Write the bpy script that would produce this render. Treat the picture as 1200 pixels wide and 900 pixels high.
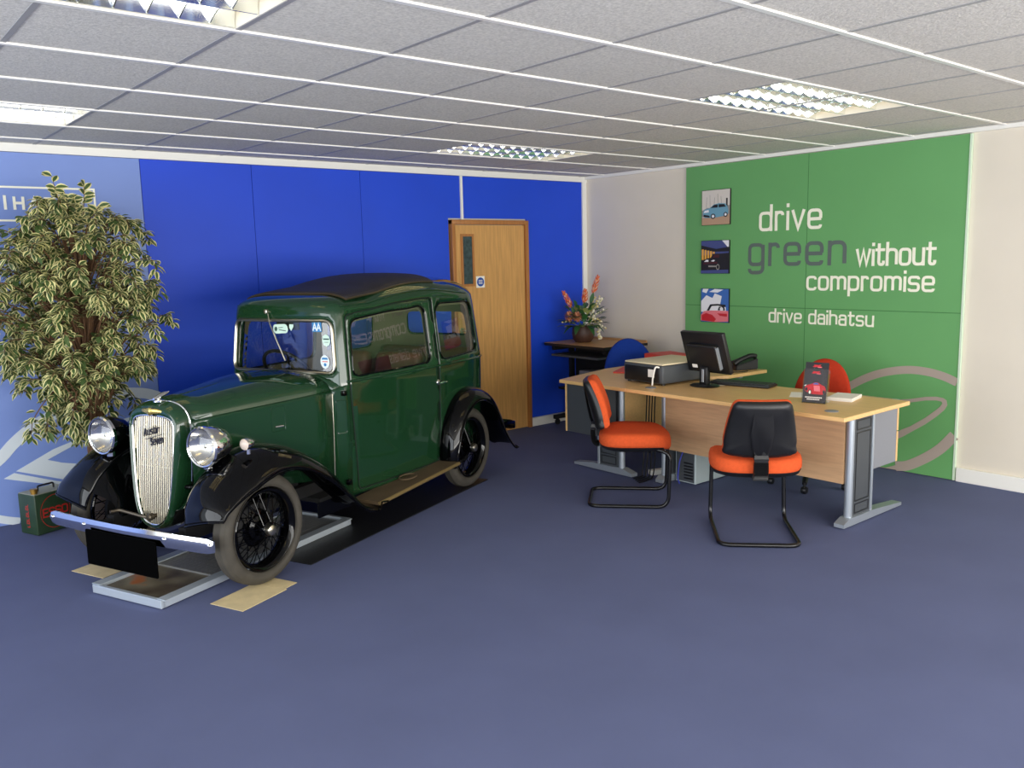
import bpy, bmesh, math, random
from mathutils import Vector, Matrix, Euler
from mathutils.geometry import delaunay_2d_cdt
PI = math.pi
for o in list(bpy.data.objects):
    bpy.data.objects.remove(o, do_unlink=True)
S = bpy.context.scene
COL = S.collection

# ------------------------------------------------------------------ camera, light, exposure
cam_d = bpy.data.cameras.new('camera'); cam = bpy.data.objects.new('camera', cam_d); COL.objects.link(cam)
cam_d.sensor_width = 36.0; cam_d.lens = 994.4 / 1200 * 36.0; cam_d.clip_start = 0.05
cam.matrix_world = Matrix.Translation((0, 0, 1.63)) @ (Matrix.Rotation(-0.6916, 4, 'Z') @ Matrix.Rotation(PI/2 - 0.1462, 4, 'X') @ Matrix.Rotation(-0.0241, 4, 'Z'))
S.camera = cam
S.view_settings.view_transform = 'Standard'; S.view_settings.look = 'None'
S.view_settings.gamma = 1.0; S.view_settings.use_curve_mapping = False
S.view_settings.exposure = 0.0

W = bpy.data.worlds.new('World'); S.world = W; W.use_nodes = True
nt = W.node_tree; nt.nodes.clear()
wo = nt.nodes.new('ShaderNodeOutputWorld'); wb = nt.nodes.new('ShaderNodeBackground')
wb.inputs[0].default_value = (0.80, 0.90, 1.0, 1); wb.inputs[1].default_value = 1.6
nt.links.new(wb.outputs[0], wo.inputs[0])

def area(name, loc, rot, sx, sy, power, col):
    l = bpy.data.lights.new(name, 'AREA'); l.shape = 'RECTANGLE'; l.size = sx; l.size_y = sy
    l.energy = power; l.color = col
    o = bpy.data.objects.new(name, l); COL.objects.link(o); o.location = loc; o.rotation_euler = rot
    return o
# daylight entering through the shopfront glazing behind the camera and the side glazing, plus an added fill for the ceiling
XL, XR, YF, YB, CH = -3.2, 6.12, -2.6, 6.19, 2.42
area('daylight_front', (1.6, YF + 0.02, 1.25), (PI/2 + 0.15, 0, 0), 8.6, 1.95, 330, (1.0, 0.965, 0.91))
area('ceiling_bounce_fill', (2.2, YF + 0.25, 0.45), (PI - 0.75, 0, 0), 7.4, 0.5, 78, (1.0, 0.95, 0.88))  # added upturned lamp inside the glazing, lifts the ceiling like forecourt bounce
area('daylight_side', (XL + 0.02, 1.8, 1.25), (PI/2, 0, -PI/2), 7.6, 1.95, 210, (0.92, 0.96, 1.0))

# ------------------------------------------------------------------ helpers
def mat(name, col, rough=0.5, metal=0.0, noise=None, bump=None, coat=0.0, spec=0.5, trans=None, emit=None, stretch=None):
    """procedural principled material; noise=(scale, amount) varies the colour, bump=(scale, strength)"""
    m = bpy.data.materials.new(name); m.use_nodes = True
    t = m.node_tree; b = t.nodes['Principled BSDF']
    b.inputs['Base Color'].default_value = (*col, 1); b.inputs['Roughness'].default_value = rough
    b.inputs['Metallic'].default_value = metal; b.inputs['Coat Weight'].default_value = coat
    b.inputs['Coat Roughness'].default_value = 0.03; b.inputs['Specular IOR Level'].default_value = spec
    if emit: b.inputs['Emission Color'].default_value = (*emit[0], 1); b.inputs['Emission Strength'].default_value = emit[1]
    tc = t.nodes.new('ShaderNodeTexCoord'); src = tc.outputs['Object']
    if stretch:
        mp = t.nodes.new('ShaderNodeMapping'); mp.inputs['Scale'].default_value = stretch
        t.links.new(src, mp.inputs[0]); src = mp.outputs[0]
    if noise:
        n = t.nodes.new('ShaderNodeTexNoise'); n.inputs['Scale'].default_value = noise[0]; n.inputs['Detail'].default_value = 5
        t.links.new(src, n.inputs['Vector'])
        r = t.nodes.new('ShaderNodeValToRGB'); a = noise[1]
        r.color_ramp.elements[0].position = 0.3; r.color_ramp.elements[1].position = 0.7
        r.color_ramp.elements[0].color = (*[max(0, c*(1-a)) for c in col], 1)
        r.color_ramp.elements[1].color = (*[min(1, c*(1+a)) for c in col], 1)
        t.links.new(n.outputs['Fac'], r.inputs[0]); t.links.new(r.outputs[0], b.inputs['Base Color'])
    if bump:
        n2 = t.nodes.new('ShaderNodeTexNoise'); n2.inputs['Scale'].default_value = bump[0]; n2.inputs['Detail'].default_value = 3
        t.links.new(src, n2.inputs['Vector'])
        bp = t.nodes.new('ShaderNodeBump'); bp.inputs['Strength'].default_value = bump[1]; bp.inputs['Distance'].default_value = 0.004
        t.links.new(n2.outputs['Fac'], bp.inputs['Height']); t.links.new(bp.outputs[0], b.inputs['Normal'])
    return m

def srgb(r, g, b):
    f = lambda c: (c/255/12.92) if c/255 <= 0.04045 else ((c/255+0.055)/1.055)**2.4
    return (f(r), f(g), f(b))

def glass_mat(name, tint=(0.9, 0.95, 0.93), refl=1.45):
    m = bpy.data.materials.new(name); m.use_nodes = True; t = m.node_tree; t.nodes.clear()
    o = t.nodes.new('ShaderNodeOutputMaterial'); mx = t.nodes.new('ShaderNodeMixShader')
    tr = t.nodes.new('ShaderNodeBsdfTransparent'); gl = t.nodes.new('ShaderNodeBsdfGlossy'); fr = t.nodes.new('ShaderNodeLayerWeight')
    tr.inputs[0].default_value = (*tint, 1); gl.inputs['Roughness'].default_value = 0.01
    # Schlick reflectance from the angle of view, the same from either side of the pane
    fr.inputs['Blend'].default_value = 0.5; pw = t.nodes.new('ShaderNodeMath'); pw.operation = 'POWER'; pw.inputs[1].default_value = 5.0
    ma = t.nodes.new('ShaderNodeMath'); ma.operation = 'MULTIPLY_ADD'; f0 = ((refl-1)/(refl+1))**2; ma.inputs[1].default_value = 1-2*f0; ma.inputs[2].default_value = 2*f0
    t.links.new(fr.outputs['Facing'], pw.inputs[0]); t.links.new(pw.outputs[0], ma.inputs[0]); t.links.new(ma.outputs[0], mx.inputs[0]); t.links.new(tr.outputs[0], mx.inputs[1]); t.links.new(gl.outputs[0], mx.inputs[2])
    t.links.new(mx.outputs[0], o.inputs[0]); return m

def obj(name, bm, m, parent=None, smooth=True, angle=38, loc=None):
    me = bpy.data.meshes.new(name); bmesh.ops.recalc_face_normals(bm, faces=bm.faces[:]) if bm.faces else None
    bm.to_mesh(me); bm.free()
    for mm in (m if isinstance(m, (list, tuple)) else [m]): me.materials.append(mm)
    if smooth:
        me.polygons.foreach_set('use_smooth', [True]*len(me.polygons))
        me.set_sharp_from_angle(angle=math.radians(angle))
    o = bpy.data.objects.new(name, me); COL.objects.link(o)
    if parent: o.parent = parent
    if loc: o.location = loc
    return o
def tag(o, label, cat, group=None, kind=None):
    o['label'] = label; o['category'] = cat
    if group: o['group'] = group
    if kind: o['kind'] = kind
    return o
def thing(name, label, cat, loc=(0, 0, 0), rz=0.0, group=None):
    o = bpy.data.objects.new(name, None); COL.objects.link(o); o.empty_display_size = 0.1
    o.location = loc; o.rotation_euler = (0, 0, rz); return tag(o, label, cat, group)
def struct(o, label=None):
    o['kind'] = 'structure'
    if label: o['label'] = label
    return o
def solid(o, th, off=-1.0):
    md = o.modifiers.new('solid', 'SOLIDIFY'); md.thickness = th; md.offset = off; return o
def B(): return bmesh.new()
def box(bm, x0, x1, y0, y1, z0, z1, bev=0.0, seg=2, M=None, mi=0):
    r = bmesh.ops.create_cube(bm, size=1.0); vs = r['verts']
    for v in vs:
        v.co = Vector(((x0+x1)/2 + v.co.x*(x1-x0), (y0+y1)/2 + v.co.y*(y1-y0), (z0+z1)/2 + v.co.z*(z1-z0)))
    fs = list({f for v in vs for f in v.link_faces})
    if bev > 0:
        es = list({e for v in vs for e in v.link_edges})
        rr = bmesh.ops.bevel(bm, geom=es, offset=bev, segments=seg, affect='EDGES', profile=0.5)
        vs = list({v for f in rr['faces'] for v in f.verts} | {v for v in vs if v.is_valid})
        fs = list({f for v in vs for f in v.link_faces})
    for f in fs: f.material_index = mi
    if M is not None:
        for v in vs: v.co = M @ v.co
    return bm
def rpath(pts, r, closed=False, n=5):
    """polyline with filleted corners"""
    P = [Vector(p) for p in pts]; out = []; N = len(P)
    for i in range(N):
        if not closed and i in (0, N-1): out.append(P[i]); continue
        a, b, c = P[i-1], P[i], P[(i+1) % N]
        d1, d2 = (a-b), (c-b); l1, l2 = d1.length, d2.length
        if l1 < 1e-6 or l2 < 1e-6: continue
        k1 = l1*(0.5 if (closed or i > 1) else 1.0); k2 = l2*(0.5 if (closed or i < N-2) else 1.0)
        rr = min(r, k1*0.999, k2*0.999)
        p, q = b + d1.normalized()*rr, b + d2.normalized()*rr
        for k in range(n+1):
            t = k/n; out.append(p*(1-t)**2 + b*2*t*(1-t) + q*t*t)
    return out
def crv(pts, n=8, closed=False):
    """Catmull-Rom resampling"""
    P = [Vector(p) for p in pts]; N = len(P); out = []
    for i in range(N if closed else N-1):
        p1, p2 = P[i], P[(i+1) % N]
        p0 = P[i-1] if (closed or i > 0) else p1*2-p2
        p3 = P[(i+2) % N] if (closed or i+2 < N) else p2*2-p1
        for k in range(n):
            t = k/n
            out.append(0.5*((2*p1)+(p2-p0)*t+(2*p0-5*p1+4*p2-p3)*t*t+(-p0+3*p1-3*p2+p3)*t**3))
    if not closed: out.append(P[-1])
    return out
def tube(bm, pts, r, n=8, closed=False, cap=True, mi=0):
    P = [Vector(p) for p in pts]; N = len(P); rings = []
    up = None
    for i in range(N):
        a = P[i-1] if (i > 0 or closed) else P[i]; b = P[(i+1) % N] if (i < N-1 or closed) else P[i]
        t = (b-a)
        t = t.normalized() if t.length > 1e-9 else Vector((0, 0, 1))
        if up is None:
            up = Vector((0, 0, 1)) if abs(t.z) < 0.9 else Vector((1, 0, 0))
        s = t.cross(up)
        if s.length < 1e-6: s = t.orthogonal()
        s.normalize(); up = s.cross(t).normalized()
        rad = r[i] if isinstance(r, (list, tuple)) else r
        rings.append([bm.verts.new(P[i] + (s*math.cos(2*PI*k/n) + up*math.sin(2*PI*k/n))*rad) for k in range(n)])
    for i in range(N if closed else N-1):
        A, C = rings[i], rings[(i+1) % N]
        off = 0
        if closed and i == N-1:
            off = min(range(n), key=lambda o: (A[0].co-C[o].co).length)
        for k in range(n):
            f = bm.faces.new((A[k], A[(k+1) % n], C[(k+1+off) % n], C[(k+off) % n])); f.material_index = mi
    if cap and not closed:
        bm.faces.new(rings[0][::-1]).material_index = mi; bm.faces.new(rings[-1]).material_index = mi
    return bm
def lathe(bm, prof, n=32, M=None, mi=0, close=False):
    """profile (r, h) turned about local Z"""
    M = M or Matrix(); rings = []
    for r, h in prof:
        if r < 1e-6: rings.append([bm.verts.new(M @ Vector((0, 0, h)))])
        else: rings.append([bm.verts.new(M @ Vector((r*math.cos(2*PI*k/n), r*math.sin(2*PI*k/n), h))) for k in range(n)])
    L = len(rings)
    for i in range(L if close else L-1):
        A, C = rings[i], rings[(i+1) % L]
        if len(A) == 1 and len(C) == 1: continue
        for k in range(n):
            k2 = (k+1) % n
            q = (A[0], C[k2], C[k]) if len(A) == 1 else ((A[k], A[k2], C[0]) if len(C) == 1 else (A[k], A[k2], C[k2], C[k]))
            bm.faces.new(q).material_index = mi
    return bm
def loft(bm, rings, closed=False, caps=False, mi=0):
    R = [[bm.verts.new(p) for p in ring] for ring in rings]
    for A, C in zip(R, R[1:]):
        n = len(A)
        for k in range(n if closed else n-1):
            f = bm.faces.new((A[k], A[(k+1) % n], C[(k+1) % n], C[k])); f.material_index = mi
    if caps:
        bm.faces.new(R[0][::-1]).material_index = mi; bm.faces.new(R[-1]).material_index = mi
    return bm
def prism(bm, poly, f, d, mi=0):
    """polygon of 2-D points mapped by f(a,b)->Vector and thickened by vector d"""
    d = Vector(d); A = [bm.verts.new(f(*p)) for p in poly]; C = [bm.verts.new(v.co + d) for v in A]
    n = len(A)
    bm.faces.new(A).material_index = mi; bm.faces.new(C[::-1]).material_index = mi
    for k in range(n): bm.faces.new((A[k], C[k], C[(k+1) % n], A[(k+1) % n])).material_index = mi
    return bm
def ribbon(bm, pts, w, f, d, closed=False, mi=0):
    """flat stroke of width w along 2-D pts, mapped by f and thickened by d"""
    P = [Vector((p[0], p[1])) for p in pts]
    Q = [P[0]]
    for p in P[1:]:
        if (p-Q[-1]).length > 1e-5: Q.append(p)
    if closed and (Q[0]-Q[-1]).length < 1e-5: Q.pop()
    P = Q; N = len(P); L = []; R = []
    for i in range(N):
        a = P[i-1] if (i > 0 or closed) else P[i]; b = P[(i+1) % N] if (i < N-1 or closed) else P[i]
        t1 = (P[i]-a); t2 = (b-P[i])
        t1 = t1.normalized() if t1.length > 1e-9 else t2.normalized(); t2 = t2.normalized() if t2.length > 1e-9 else t1
        t = (t1+t2); t = t.normalized() if t.length > 1e-6 else t1
        n = Vector((-t.y, t.x)); k = 1/max(0.45, n.dot(Vector((-t1.y, t1.x))))
        ww = w[i] if isinstance(w, (list, tuple)) else w
        L.append(P[i]+n*ww/2*k); R.append(P[i]-n*ww/2*k)
    d = Vector(d)
    rings = []
    for l, r in zip(L, R):
        a, b = Vector(f(*l)), Vector(f(*r)); rings.append([a, b, b+d, a+d])
    if closed: rings.append(rings[0])
    loft(bm, rings, closed=True, caps=not closed, mi=mi); return bm

# squarish stroke alphabet: (strokes, advance); a stroke = (points, fillet, closed)
def _o(w=.78): return ([(0, .5), (0, 0), (w, 0), (w, 1), (0, 1)], .3, True)
GL = {
 'o': ([_o()], .78), 'd': ([_o(), ([(.78, 0), (.78, 1.42)], 0, False)], .78), 'p': ([_o(), ([(0, -.42), (0, 1)], 0, False)], .78),
 'r': ([([(0, 0), (0, 1)], 0, False), ([(0, .55), (0, 1), (.46, 1), (.46, .82)], .28, False)], .46),
 'i': ([([(0, 0), (0, .96)], 0, False), ([(0, 1.36), (0, 1.40)], 0, False)], 0.0),
 'v': ([([(0, 1), (.36, 0), (.72, 1)], 0, False)], .72), 'w': ([([(0, 1), (.27, 0), (.54, 1), (.81, 0), (1.08, 1)], 0, False)], 1.08),
 'e': ([([(.78, .52), (.78, 1), (0, 1), (0, 0), (.78, 0), (.78, .16)], .27, False), ([(.08, .50), (.72, .50)], 0, False)], .78),
 'g': ([_o(), ([(.78, 1), (.78, -.42), (0, -.42), (0, -.22)], .28, False)], .78),
 'n': ([([(0, 0), (0, 1)], 0, False), ([(0, .5), (0, 1), (.76, 1), (.76, 0)], .3, False)], .76),
 'h': ([([(0, 0), (0, 1.42)], 0, False), ([(0, .5), (0, 1), (.76, 1), (.76, 0)], .3, False)], .76),
 't': ([([(.18, 1.34), (.18, 0), (.58, 0), (.58, .16)], .25, False), ([(0, 1), (.56, 1)], 0, False)], .58),
 'u': ([([(0, 1), (0, 0), (.76, 0), (.76, .5)], .3, False), ([(.76, 0), (.76, 1)], 0, False)], .76),
 'c': ([([(.74, .80), (.74, 1), (0, 1), (0, 0), (.74, 0), (.74, .20)], .3, False)], .74),
 'm': ([([(0, 0), (0, 1)], 0, False), ([(0, .5), (0, 1), (.6, 1), (.6, 0)], .28, False), ([(.6, .5), (.6, 1), (1.2, 1), (1.2, 0)], .28, False)], 1.2),
 's': ([([(.72, .84), (.72, 1), (0, 1), (0, .51), (.72, .51), (.72, 0), (0, 0), (0, .16)], .22, False)], .72),
 'a': ([([(.04, .8), (.04, 1), (.74, 1), (.74, 0)], .26, False), ([(.74, .57), (0, .57), (0, 0), (.74, 0)], .22, False)], .74),
 'A': ([([(0, 0), (.4, 1.4), (.8, 0)], 0, False), ([(.15, .45), (.65, .45)], 0, False)], .8),
 'S': ([([(.8, 1.1), (.8, 1.4), (0, 1.4), (0, .72), (.8, .72), (.8, 0), (0, 0), (0, .3)], .3, False)], .8),
 'E': ([([(.75, 1.4), (0, 1.4), (0, 0), (.75, 0)], 0, False), ([(0, .72), (.66, .72)], 0, False)], .75),
 'O': ([([(0, .7), (0, 0), (.9, 0), (.9, 1.4), (0, 1.4)], .4, True)], .9), 'I': ([([(0, 0), (0, 1.4)], 0, False)], 0.0),
 'H': ([([(0, 0), (0, 1.4)], 0, False), ([(.8, 0), (.8, 1.4)], 0, False), ([(0, .72), (.8, .72)], 0, False)], .8),
 'D': ([([(0, .7), (0, 0), (.85, 0), (.85, 1.4), (0, 1.4)], .3, True)], .85),
 'T': ([([(.42, 0), (.42, 1.4)], 0, False), ([(0, 1.4), (.84, 1.4)], 0, False)], .84),
 'U': ([([(0, 1.4), (0, 0), (.8, 0), (.8, 1.4)], .35, False)], .8),
 'L': ([([(0, 1.4), (0, 0), (.7, 0)], 0, False)], .7), 'M': ([([(0, 0), (0, 1.4), (.5, .4), (1, 1.4), (1, 0)], 0, False)], 1.0), ' ': ([], .35)}
def text(bm, s, x0, x1, base, xh, stroke, f, d, gap=.36, shear=0.0, mi=0):
    """writes s between x0 and x1 (2-D) with x-height xh"""
    adv = 0; pos = []
    for ch in s:
        pos.append(adv); adv += GL[ch][1] + gap
    adv -= gap
    inset = stroke/2; k = ((x1-x0) - math.copysign(stroke, x1-x0))/adv
    x0 += math.copysign(inset, x1-x0)
    y0 = base + inset; ky = xh - stroke
    for ch, px in zip(s, pos):
        for si, (pts, r, cl) in enumerate(GL[ch][0]):
            q = rpath([(a, b, 0) for a, b in pts], r, cl, 6) if r else [Vector((a, b, 0)) for a, b in pts]
            q = [(x0 + (px + p.x + shear*p.y)*k, y0 + p.y*ky) for p in q]
            if not cl and not r:
                pass
            # square the free ends so that stems reach the base line
            if not cl and not (r and (0 < si or ch in 'ecsS')):
                a, b2 = Vector(q[0]), Vector(q[1]); e = (a-b2).normalized()*inset; q[0] = tuple(a+e)
                a, b2 = Vector(q[-1]), Vector(q[-2]); e = (a-b2).normalized()*inset; q[-1] = tuple(a+e)
            ribbon(bm, q, stroke, f, Vector(d)*(1+0.06*si), cl, mi)
    return bm

# ------------------------------------------------------------------ materials
M_carpet = mat('carpet_blue', srgb(97, 104, 138), 0.95, noise=(2.2, 0.045), bump=(900, 0.5), spec=0.1)
M_ceil = mat('ceiling_tile', srgb(214, 210, 200), 0.9, noise=(85, 0.16), bump=(120, 0.6), spec=0.1)
M_white = mat('white_paint', srgb(224, 215, 198), 0.7, noise=(3, 0.02))
M_trim = mat('white_gloss_trim', srgb(238, 236, 228), 0.45)
M_blue = mat('royal_blue_board', srgb(10, 68, 206), 0.55, noise=(2, 0.04))
M_peri = mat('periwinkle_board', srgb(120, 144, 206), 0.55, noise=(2, 0.03))
M_green = mat('leaf_green_board', srgb(102, 164, 98), 0.6, noise=(2, 0.03))
M_seamg = mat('green_board_seam', srgb(60, 120, 62), 0.7)
M_seamb = mat('blue_board_seam', srgb(14, 42, 140), 0.7)
M_letter = mat('cream_vinyl', srgb(250, 246, 225), 0.6)
M_lgrey = mat('grey_vinyl', srgb(92, 104, 98), 0.6)
M_logo = mat('taupe_vinyl', srgb(172, 158, 146), 0.6)
M_logow = mat('silver_vinyl', srgb(214, 222, 226), 0.5)
M_oak = mat('oak_veneer', srgb(202, 152, 88), 0.45, noise=(9, 0.16), stretch=(5, 5, 0.35))
M_oakf = mat('oak_frame', srgb(170, 112, 58), 0.45, noise=(12, 0.14), stretch=(5, 5, 0.4))
M_beech = mat('beech_laminate', srgb(228, 184, 122), 0.38, noise=(10, 0.07), stretch=(6, 0.7, 6))
M_beechv = mat('beech_panel', srgb(196, 158, 118), 0.5, noise=(10, 0.09), stretch=(6, 0.6, 9))
M_dkbeech = mat('brown_laminate', srgb(196, 150, 98), 0.45, noise=(9, 0.08), stretch=(6, 0.8, 6))
M_silver = mat('silver_paint', srgb(178, 186, 194), 0.35, 0.6)
M_dgrey = mat('dark_grey_plastic', srgb(70, 74, 78), 0.5)
M_mgrey = mat('mid_grey_panel', srgb(132, 134, 140), 0.55)
M_black = mat('black_plastic', srgb(22, 22, 24), 0.4)
M_blackm = mat('black_matt', srgb(14, 14, 15), 0.8)
M_blacks = mat('black_satin_tube', srgb(16, 16, 18), 0.25)
M_orange = mat('orange_fabric', srgb(216, 88, 44), 0.9, noise=(60, 0.07), bump=(500, 0.3), spec=0.2)
M_red = mat('red_fabric', srgb(176, 52, 28), 0.9, noise=(60, 0.06), bump=(500, 0.3), spec=0.2)
M_bluef = mat('blue_fabric', srgb(22, 54, 140), 0.9, noise=(60, 0.06), bump=(500, 0.3), spec=0.2)
M_paper = mat('white_paper', srgb(244, 240, 230), 0.8)
M_redp = mat('red_card', srgb(214, 70, 60), 0.6)
# car
M_cgreen = mat('dark_green_coachpaint', srgb(24, 57, 33), 0.08, coat=0.3)
M_cblack = mat('gloss_black_enamel', srgb(3, 3, 4), 0.04, spec=0.3)
M_chrome = mat('chrome', (0.86, 0.86, 0.85), 0.07, 1.0)
M_nickel = mat('dull_nickel', srgb(196, 190, 172), 0.28, 1.0)
M_tyre = mat('tyre_rubber', srgb(66, 62, 54), 0.75, noise=(20, 0.15))
M_fabric = mat('black_leathercloth', srgb(34, 30, 34), 0.65, bump=(300, 0.25))
M_board = mat('brown_rubber_matting', srgb(84, 68, 46), 0.7, noise=(8, 0.15))
M_leather = mat('brown_leather', srgb(96, 42, 28), 0.5, noise=(12, 0.15))
M_lining = mat('beige_cloth_lining', srgb(108, 98, 76), 0.9)
M_glass = glass_mat('car_glass', (0.86, 0.92, 0.89), 1.6)
M_reflector = mat('silvered_reflector', (0.92, 0.90, 0.84), 0.16, 1.0)
M_lens = glass_mat('lamp_glass', (0.97, 0.97, 0.95), 1.5)

# ------------------------------------------------------------------ room shell
bm = B(); box(bm, XL-0.2, XR+0.2, YF-0.2, YB+0.2, -0.12, 0.0); struct(obj('floor', bm, M_carpet, smooth=False))
bm = B(); box(bm, XL-0.2, XR+0.2, YB+0.022, YB+0.2, 0, CH+0.2)
wall_back = struct(obj('wall_back', bm, M_white, smooth=False))
bm = B(); box(bm, XR+0.022, XR+0.2, YF-0.2, YB+0.022, 0, CH+0.2); struct(obj('wall_right', bm, M_white, smooth=False))
# glazed shopfront walls behind the camera and on the left
def glazed(name, x0, x1, y0, y1, n, alongx):
    bm = B(); box(bm, x0, x1, y0, y1, 0, 0.24); box(bm, x0, x1, y0, y1, 2.26, CH+0.2)
    for e in (0, 1):
        if alongx: xa = x0 if e == 0 else x1-0.3; box(bm, xa, xa+0.3, y0, y1, 0.24, 2.26)
        else: ya = y0 if e == 0 else y1-0.3; box(bm, x0, x1, ya, ya+0.3, 0.24, 2.26)
    struct(obj(name, bm, M_white, smooth=False))
    fr = B()
    L = (x1-x0 if alongx else y1-y0)-0.6; s = (x0 if alongx else y0)+0.3
    for k in range(n+1):
        p = s + L*k/n
        if alongx: box(fr, p-0.03, p+0.03, y0+0.05, y1-0.05, 0.24, 2.26)
        else: box(fr, x0+0.05, x1-0.05, p-0.03, p+0.03, 0.24, 2.26)
    return fr
fr = glazed('wall_front', XL-0.2, XR+0.2, YF-0.2, YF-0.04, 5, True); struct(obj('window_1', fr, M_trim, smooth=False))
fr = glazed('wall_left', XL-0.2, XL-0.04, YF-0.2, YB+0.2, 5, False); struct(obj('window_2', fr, M_trim, smooth=False))

# suspended ceiling: tiles, inverted T grid, perimeter angle; luminaires sit in 1.2 x 0.6 openings
GX0, GY0, G = 0.634, 2.907, 0.6
LUM = [(GX0-0.6, GY0-0.6), (GX0-0.6, GY0+1.8), (GX0+3.0, GY0+1.8), (GX0+3.0, GY0-0.6), (GX0-0.6, GY0-3.0), (GX0+3.0, GY0-3.0)]
def in_lum(x, y): return any(a < x < a+1.2 and b < y < b+0.6 for a, b in LUM)
xs = sorted({XL} | {GX0+G*k for k in range(-6, 10) if XL < GX0+G*k < XR} | {XR+0.02})
ys = sorted({YF-0.04} | {GY0+G*k for k in range(-9, 6) if YF < GY0+G*k < YB} | {YB+0.02})
bm = B()
for a, b in zip(xs, xs[1:]):
    for c, d in zip(ys, ys[1:]):
        if not in_lum((a+b)/2, (c+d)/2): box(bm, a, b, c, d, CH, CH+0.03)
ceiling = struct(obj('ceiling', bm, M_ceil, smooth=False))
bm = B(); box(bm, XL-0.2, XR+0.2, YF-0.2, YB+0.2, CH+0.2, CH+0.3); struct(obj('ceiling_slab', bm, M_white, smooth=False))
bm = B(); 
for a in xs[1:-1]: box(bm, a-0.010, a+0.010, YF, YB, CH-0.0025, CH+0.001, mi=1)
for c in ys[1:-1]: box(bm, XL, XR, c-0.012, c+0.012, CH-0.0075, CH+0.001)
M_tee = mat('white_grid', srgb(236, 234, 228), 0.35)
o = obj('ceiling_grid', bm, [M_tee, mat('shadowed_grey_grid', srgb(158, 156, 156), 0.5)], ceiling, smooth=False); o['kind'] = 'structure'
bm = B(); box(bm, XL, XR+0.02, YB-0.022, YB+0.021, CH-0.052, CH-0.0005); struct(obj('trim_1', bm, M_trim, smooth=False))
bm = B(); box(bm, XR-0.012, XR+0.021, YF, YB-0.022, CH-0.028, CH-0.0005); struct(obj('trim_2', bm, M_trim, smooth=False))
bm = B(); box(bm, 4.578, 4.602, YB-0.012, YB+0.021, 1.99, CH-0.052); struct(obj('trim_3', bm, M_trim, smooth=False))
bm = B(); box(bm, 6.085, XR+0.021, YB-0.014, YB+0.021, 0.0, CH-0.052); struct(obj('trim_4', bm, M_trim, smooth=False))
bm = B(); box(bm, 5.352, 6.085, YB-0.02, YB+0.021, 0.0, 0.085, 0.004); struct(obj('baseboard_back', bm, M_trim, smooth=False))
bm = B(); box(bm, XR-0.002, XR+0.021, YF, 2.50, 0.0, 0.10, 0.004); box(bm, XR-0.002, XR+0.021, 4.92, YB-0.02, 0.0, 0.10, 0.004); struct(obj('baseboard_right', bm, M_trim, smooth=False))

# luminaires
M_louvre = mat('bright_louvre', (0.85, 0.86, 0.82), 0.12, 1.0)
M_tube = mat('fluorescent_tube', (1, 0.95, 0.8), 0.5, emit=((1.0, 0.80, 0.44), 3.2))
M_house = mat('luminaire_housing', srgb(232, 228, 214), 0.4)
def luminaire():
    t = thing('ceiling_light', '', 'ceiling light', (0, 0, CH), 0, 'recessed ceiling lights')
    bm = B()
    box(bm, 0.0, 1.2, 0, 0.6, 0.095, 0.105); box(bm, 0, 1.2, 0, 0.012, 0, 0.095); box(bm, 0, 1.2, 0.588, 0.6, 0, 0.095)
    box(bm, 0, 0.012, 0.012, 0.588, 0, 0.095); box(bm, 1.188, 1.2, 0.012, 0.588, 0, 0.095)
    obj('housing', bm, M_house, t, smooth=False)
    for k in range(3):
        bm = B(); y = 0.012 + 0.192*(k+0.5); tube(bm, [(0.03, y, 0.075), (1.17, y, 0.075)], 0.013, 10); obj('lamp_tube', bm, M_tube, t)
    bm = B()
    for k in range(4):                      # long parabolic blades
        y = 0.016 + 0.189*k
        pr = [(-0.014, 0.058), (-0.005, 0.03), (-0.003, 0.002), (0.003, 0.002), (0.005, 0.03), (0.014, 0.058)]
        loft(bm, [[(x, y+a, h) for a, h in pr] for x in (0.014, 1.186)], closed=True, caps=True)
    for k in range(11):                     # cross blades with scooped lower edges
        x = 0.10 + 0.1*k
        for j in range(3):
            y0 = 0.022 + 0.189*j; w = 0.177
            ring = []
            for q in range(9):
                y = y0 + w*q/8; dip = 0.026*math.sin(PI*q/8)
                ring.append([(x-0.002, y, 0.004+dip), (x+0.002, y, 0.004+dip), (x+0.007, y, 0.055), (x-0.007, y, 0.055)])
            loft(bm, ring, closed=True, caps=True)
    obj('louvre', bm, M_louvre, t, angle=50)
    return t
LL = ['ceiling light over the front of the car, nearest the camera at top left', 'ceiling light above the potted tree at the left edge of the photo',
      'ceiling light in front of the oak door, at the back of the room', 'ceiling light over the desk, in front of the green panel',
      'ceiling light behind the camera on the left', 'ceiling light behind the camera on the right']
def dup(root, loc=None, rz=None, label=None, group=None):
    r = root.copy(); COL.objects.link(r)
    if loc is not None: r.location = loc
    if rz is not None: r.rotation_euler = (0, 0, rz)
    if label: r['label'] = label
    if group: r['group'] = group
    for ch in list(root.children):
        c = ch.copy(); COL.objects.link(c); c.parent = r
        for g in list(ch.children):
            d = g.copy(); COL.objects.link(d); d.parent = c
    return r
L0 = luminaire()
for i, (a, b) in enumerate(LUM[:4]):
    t = L0 if i == 0 else dup(L0)
    t.location = (a, b, CH); t['label'] = LL[i]
for (a, b) in LUM[4:]:
    t = dup(L0, (a, b, CH), None, 'recessed louvred ceiling light behind the camera, out of the photo', 'recessed ceiling lights')

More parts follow.
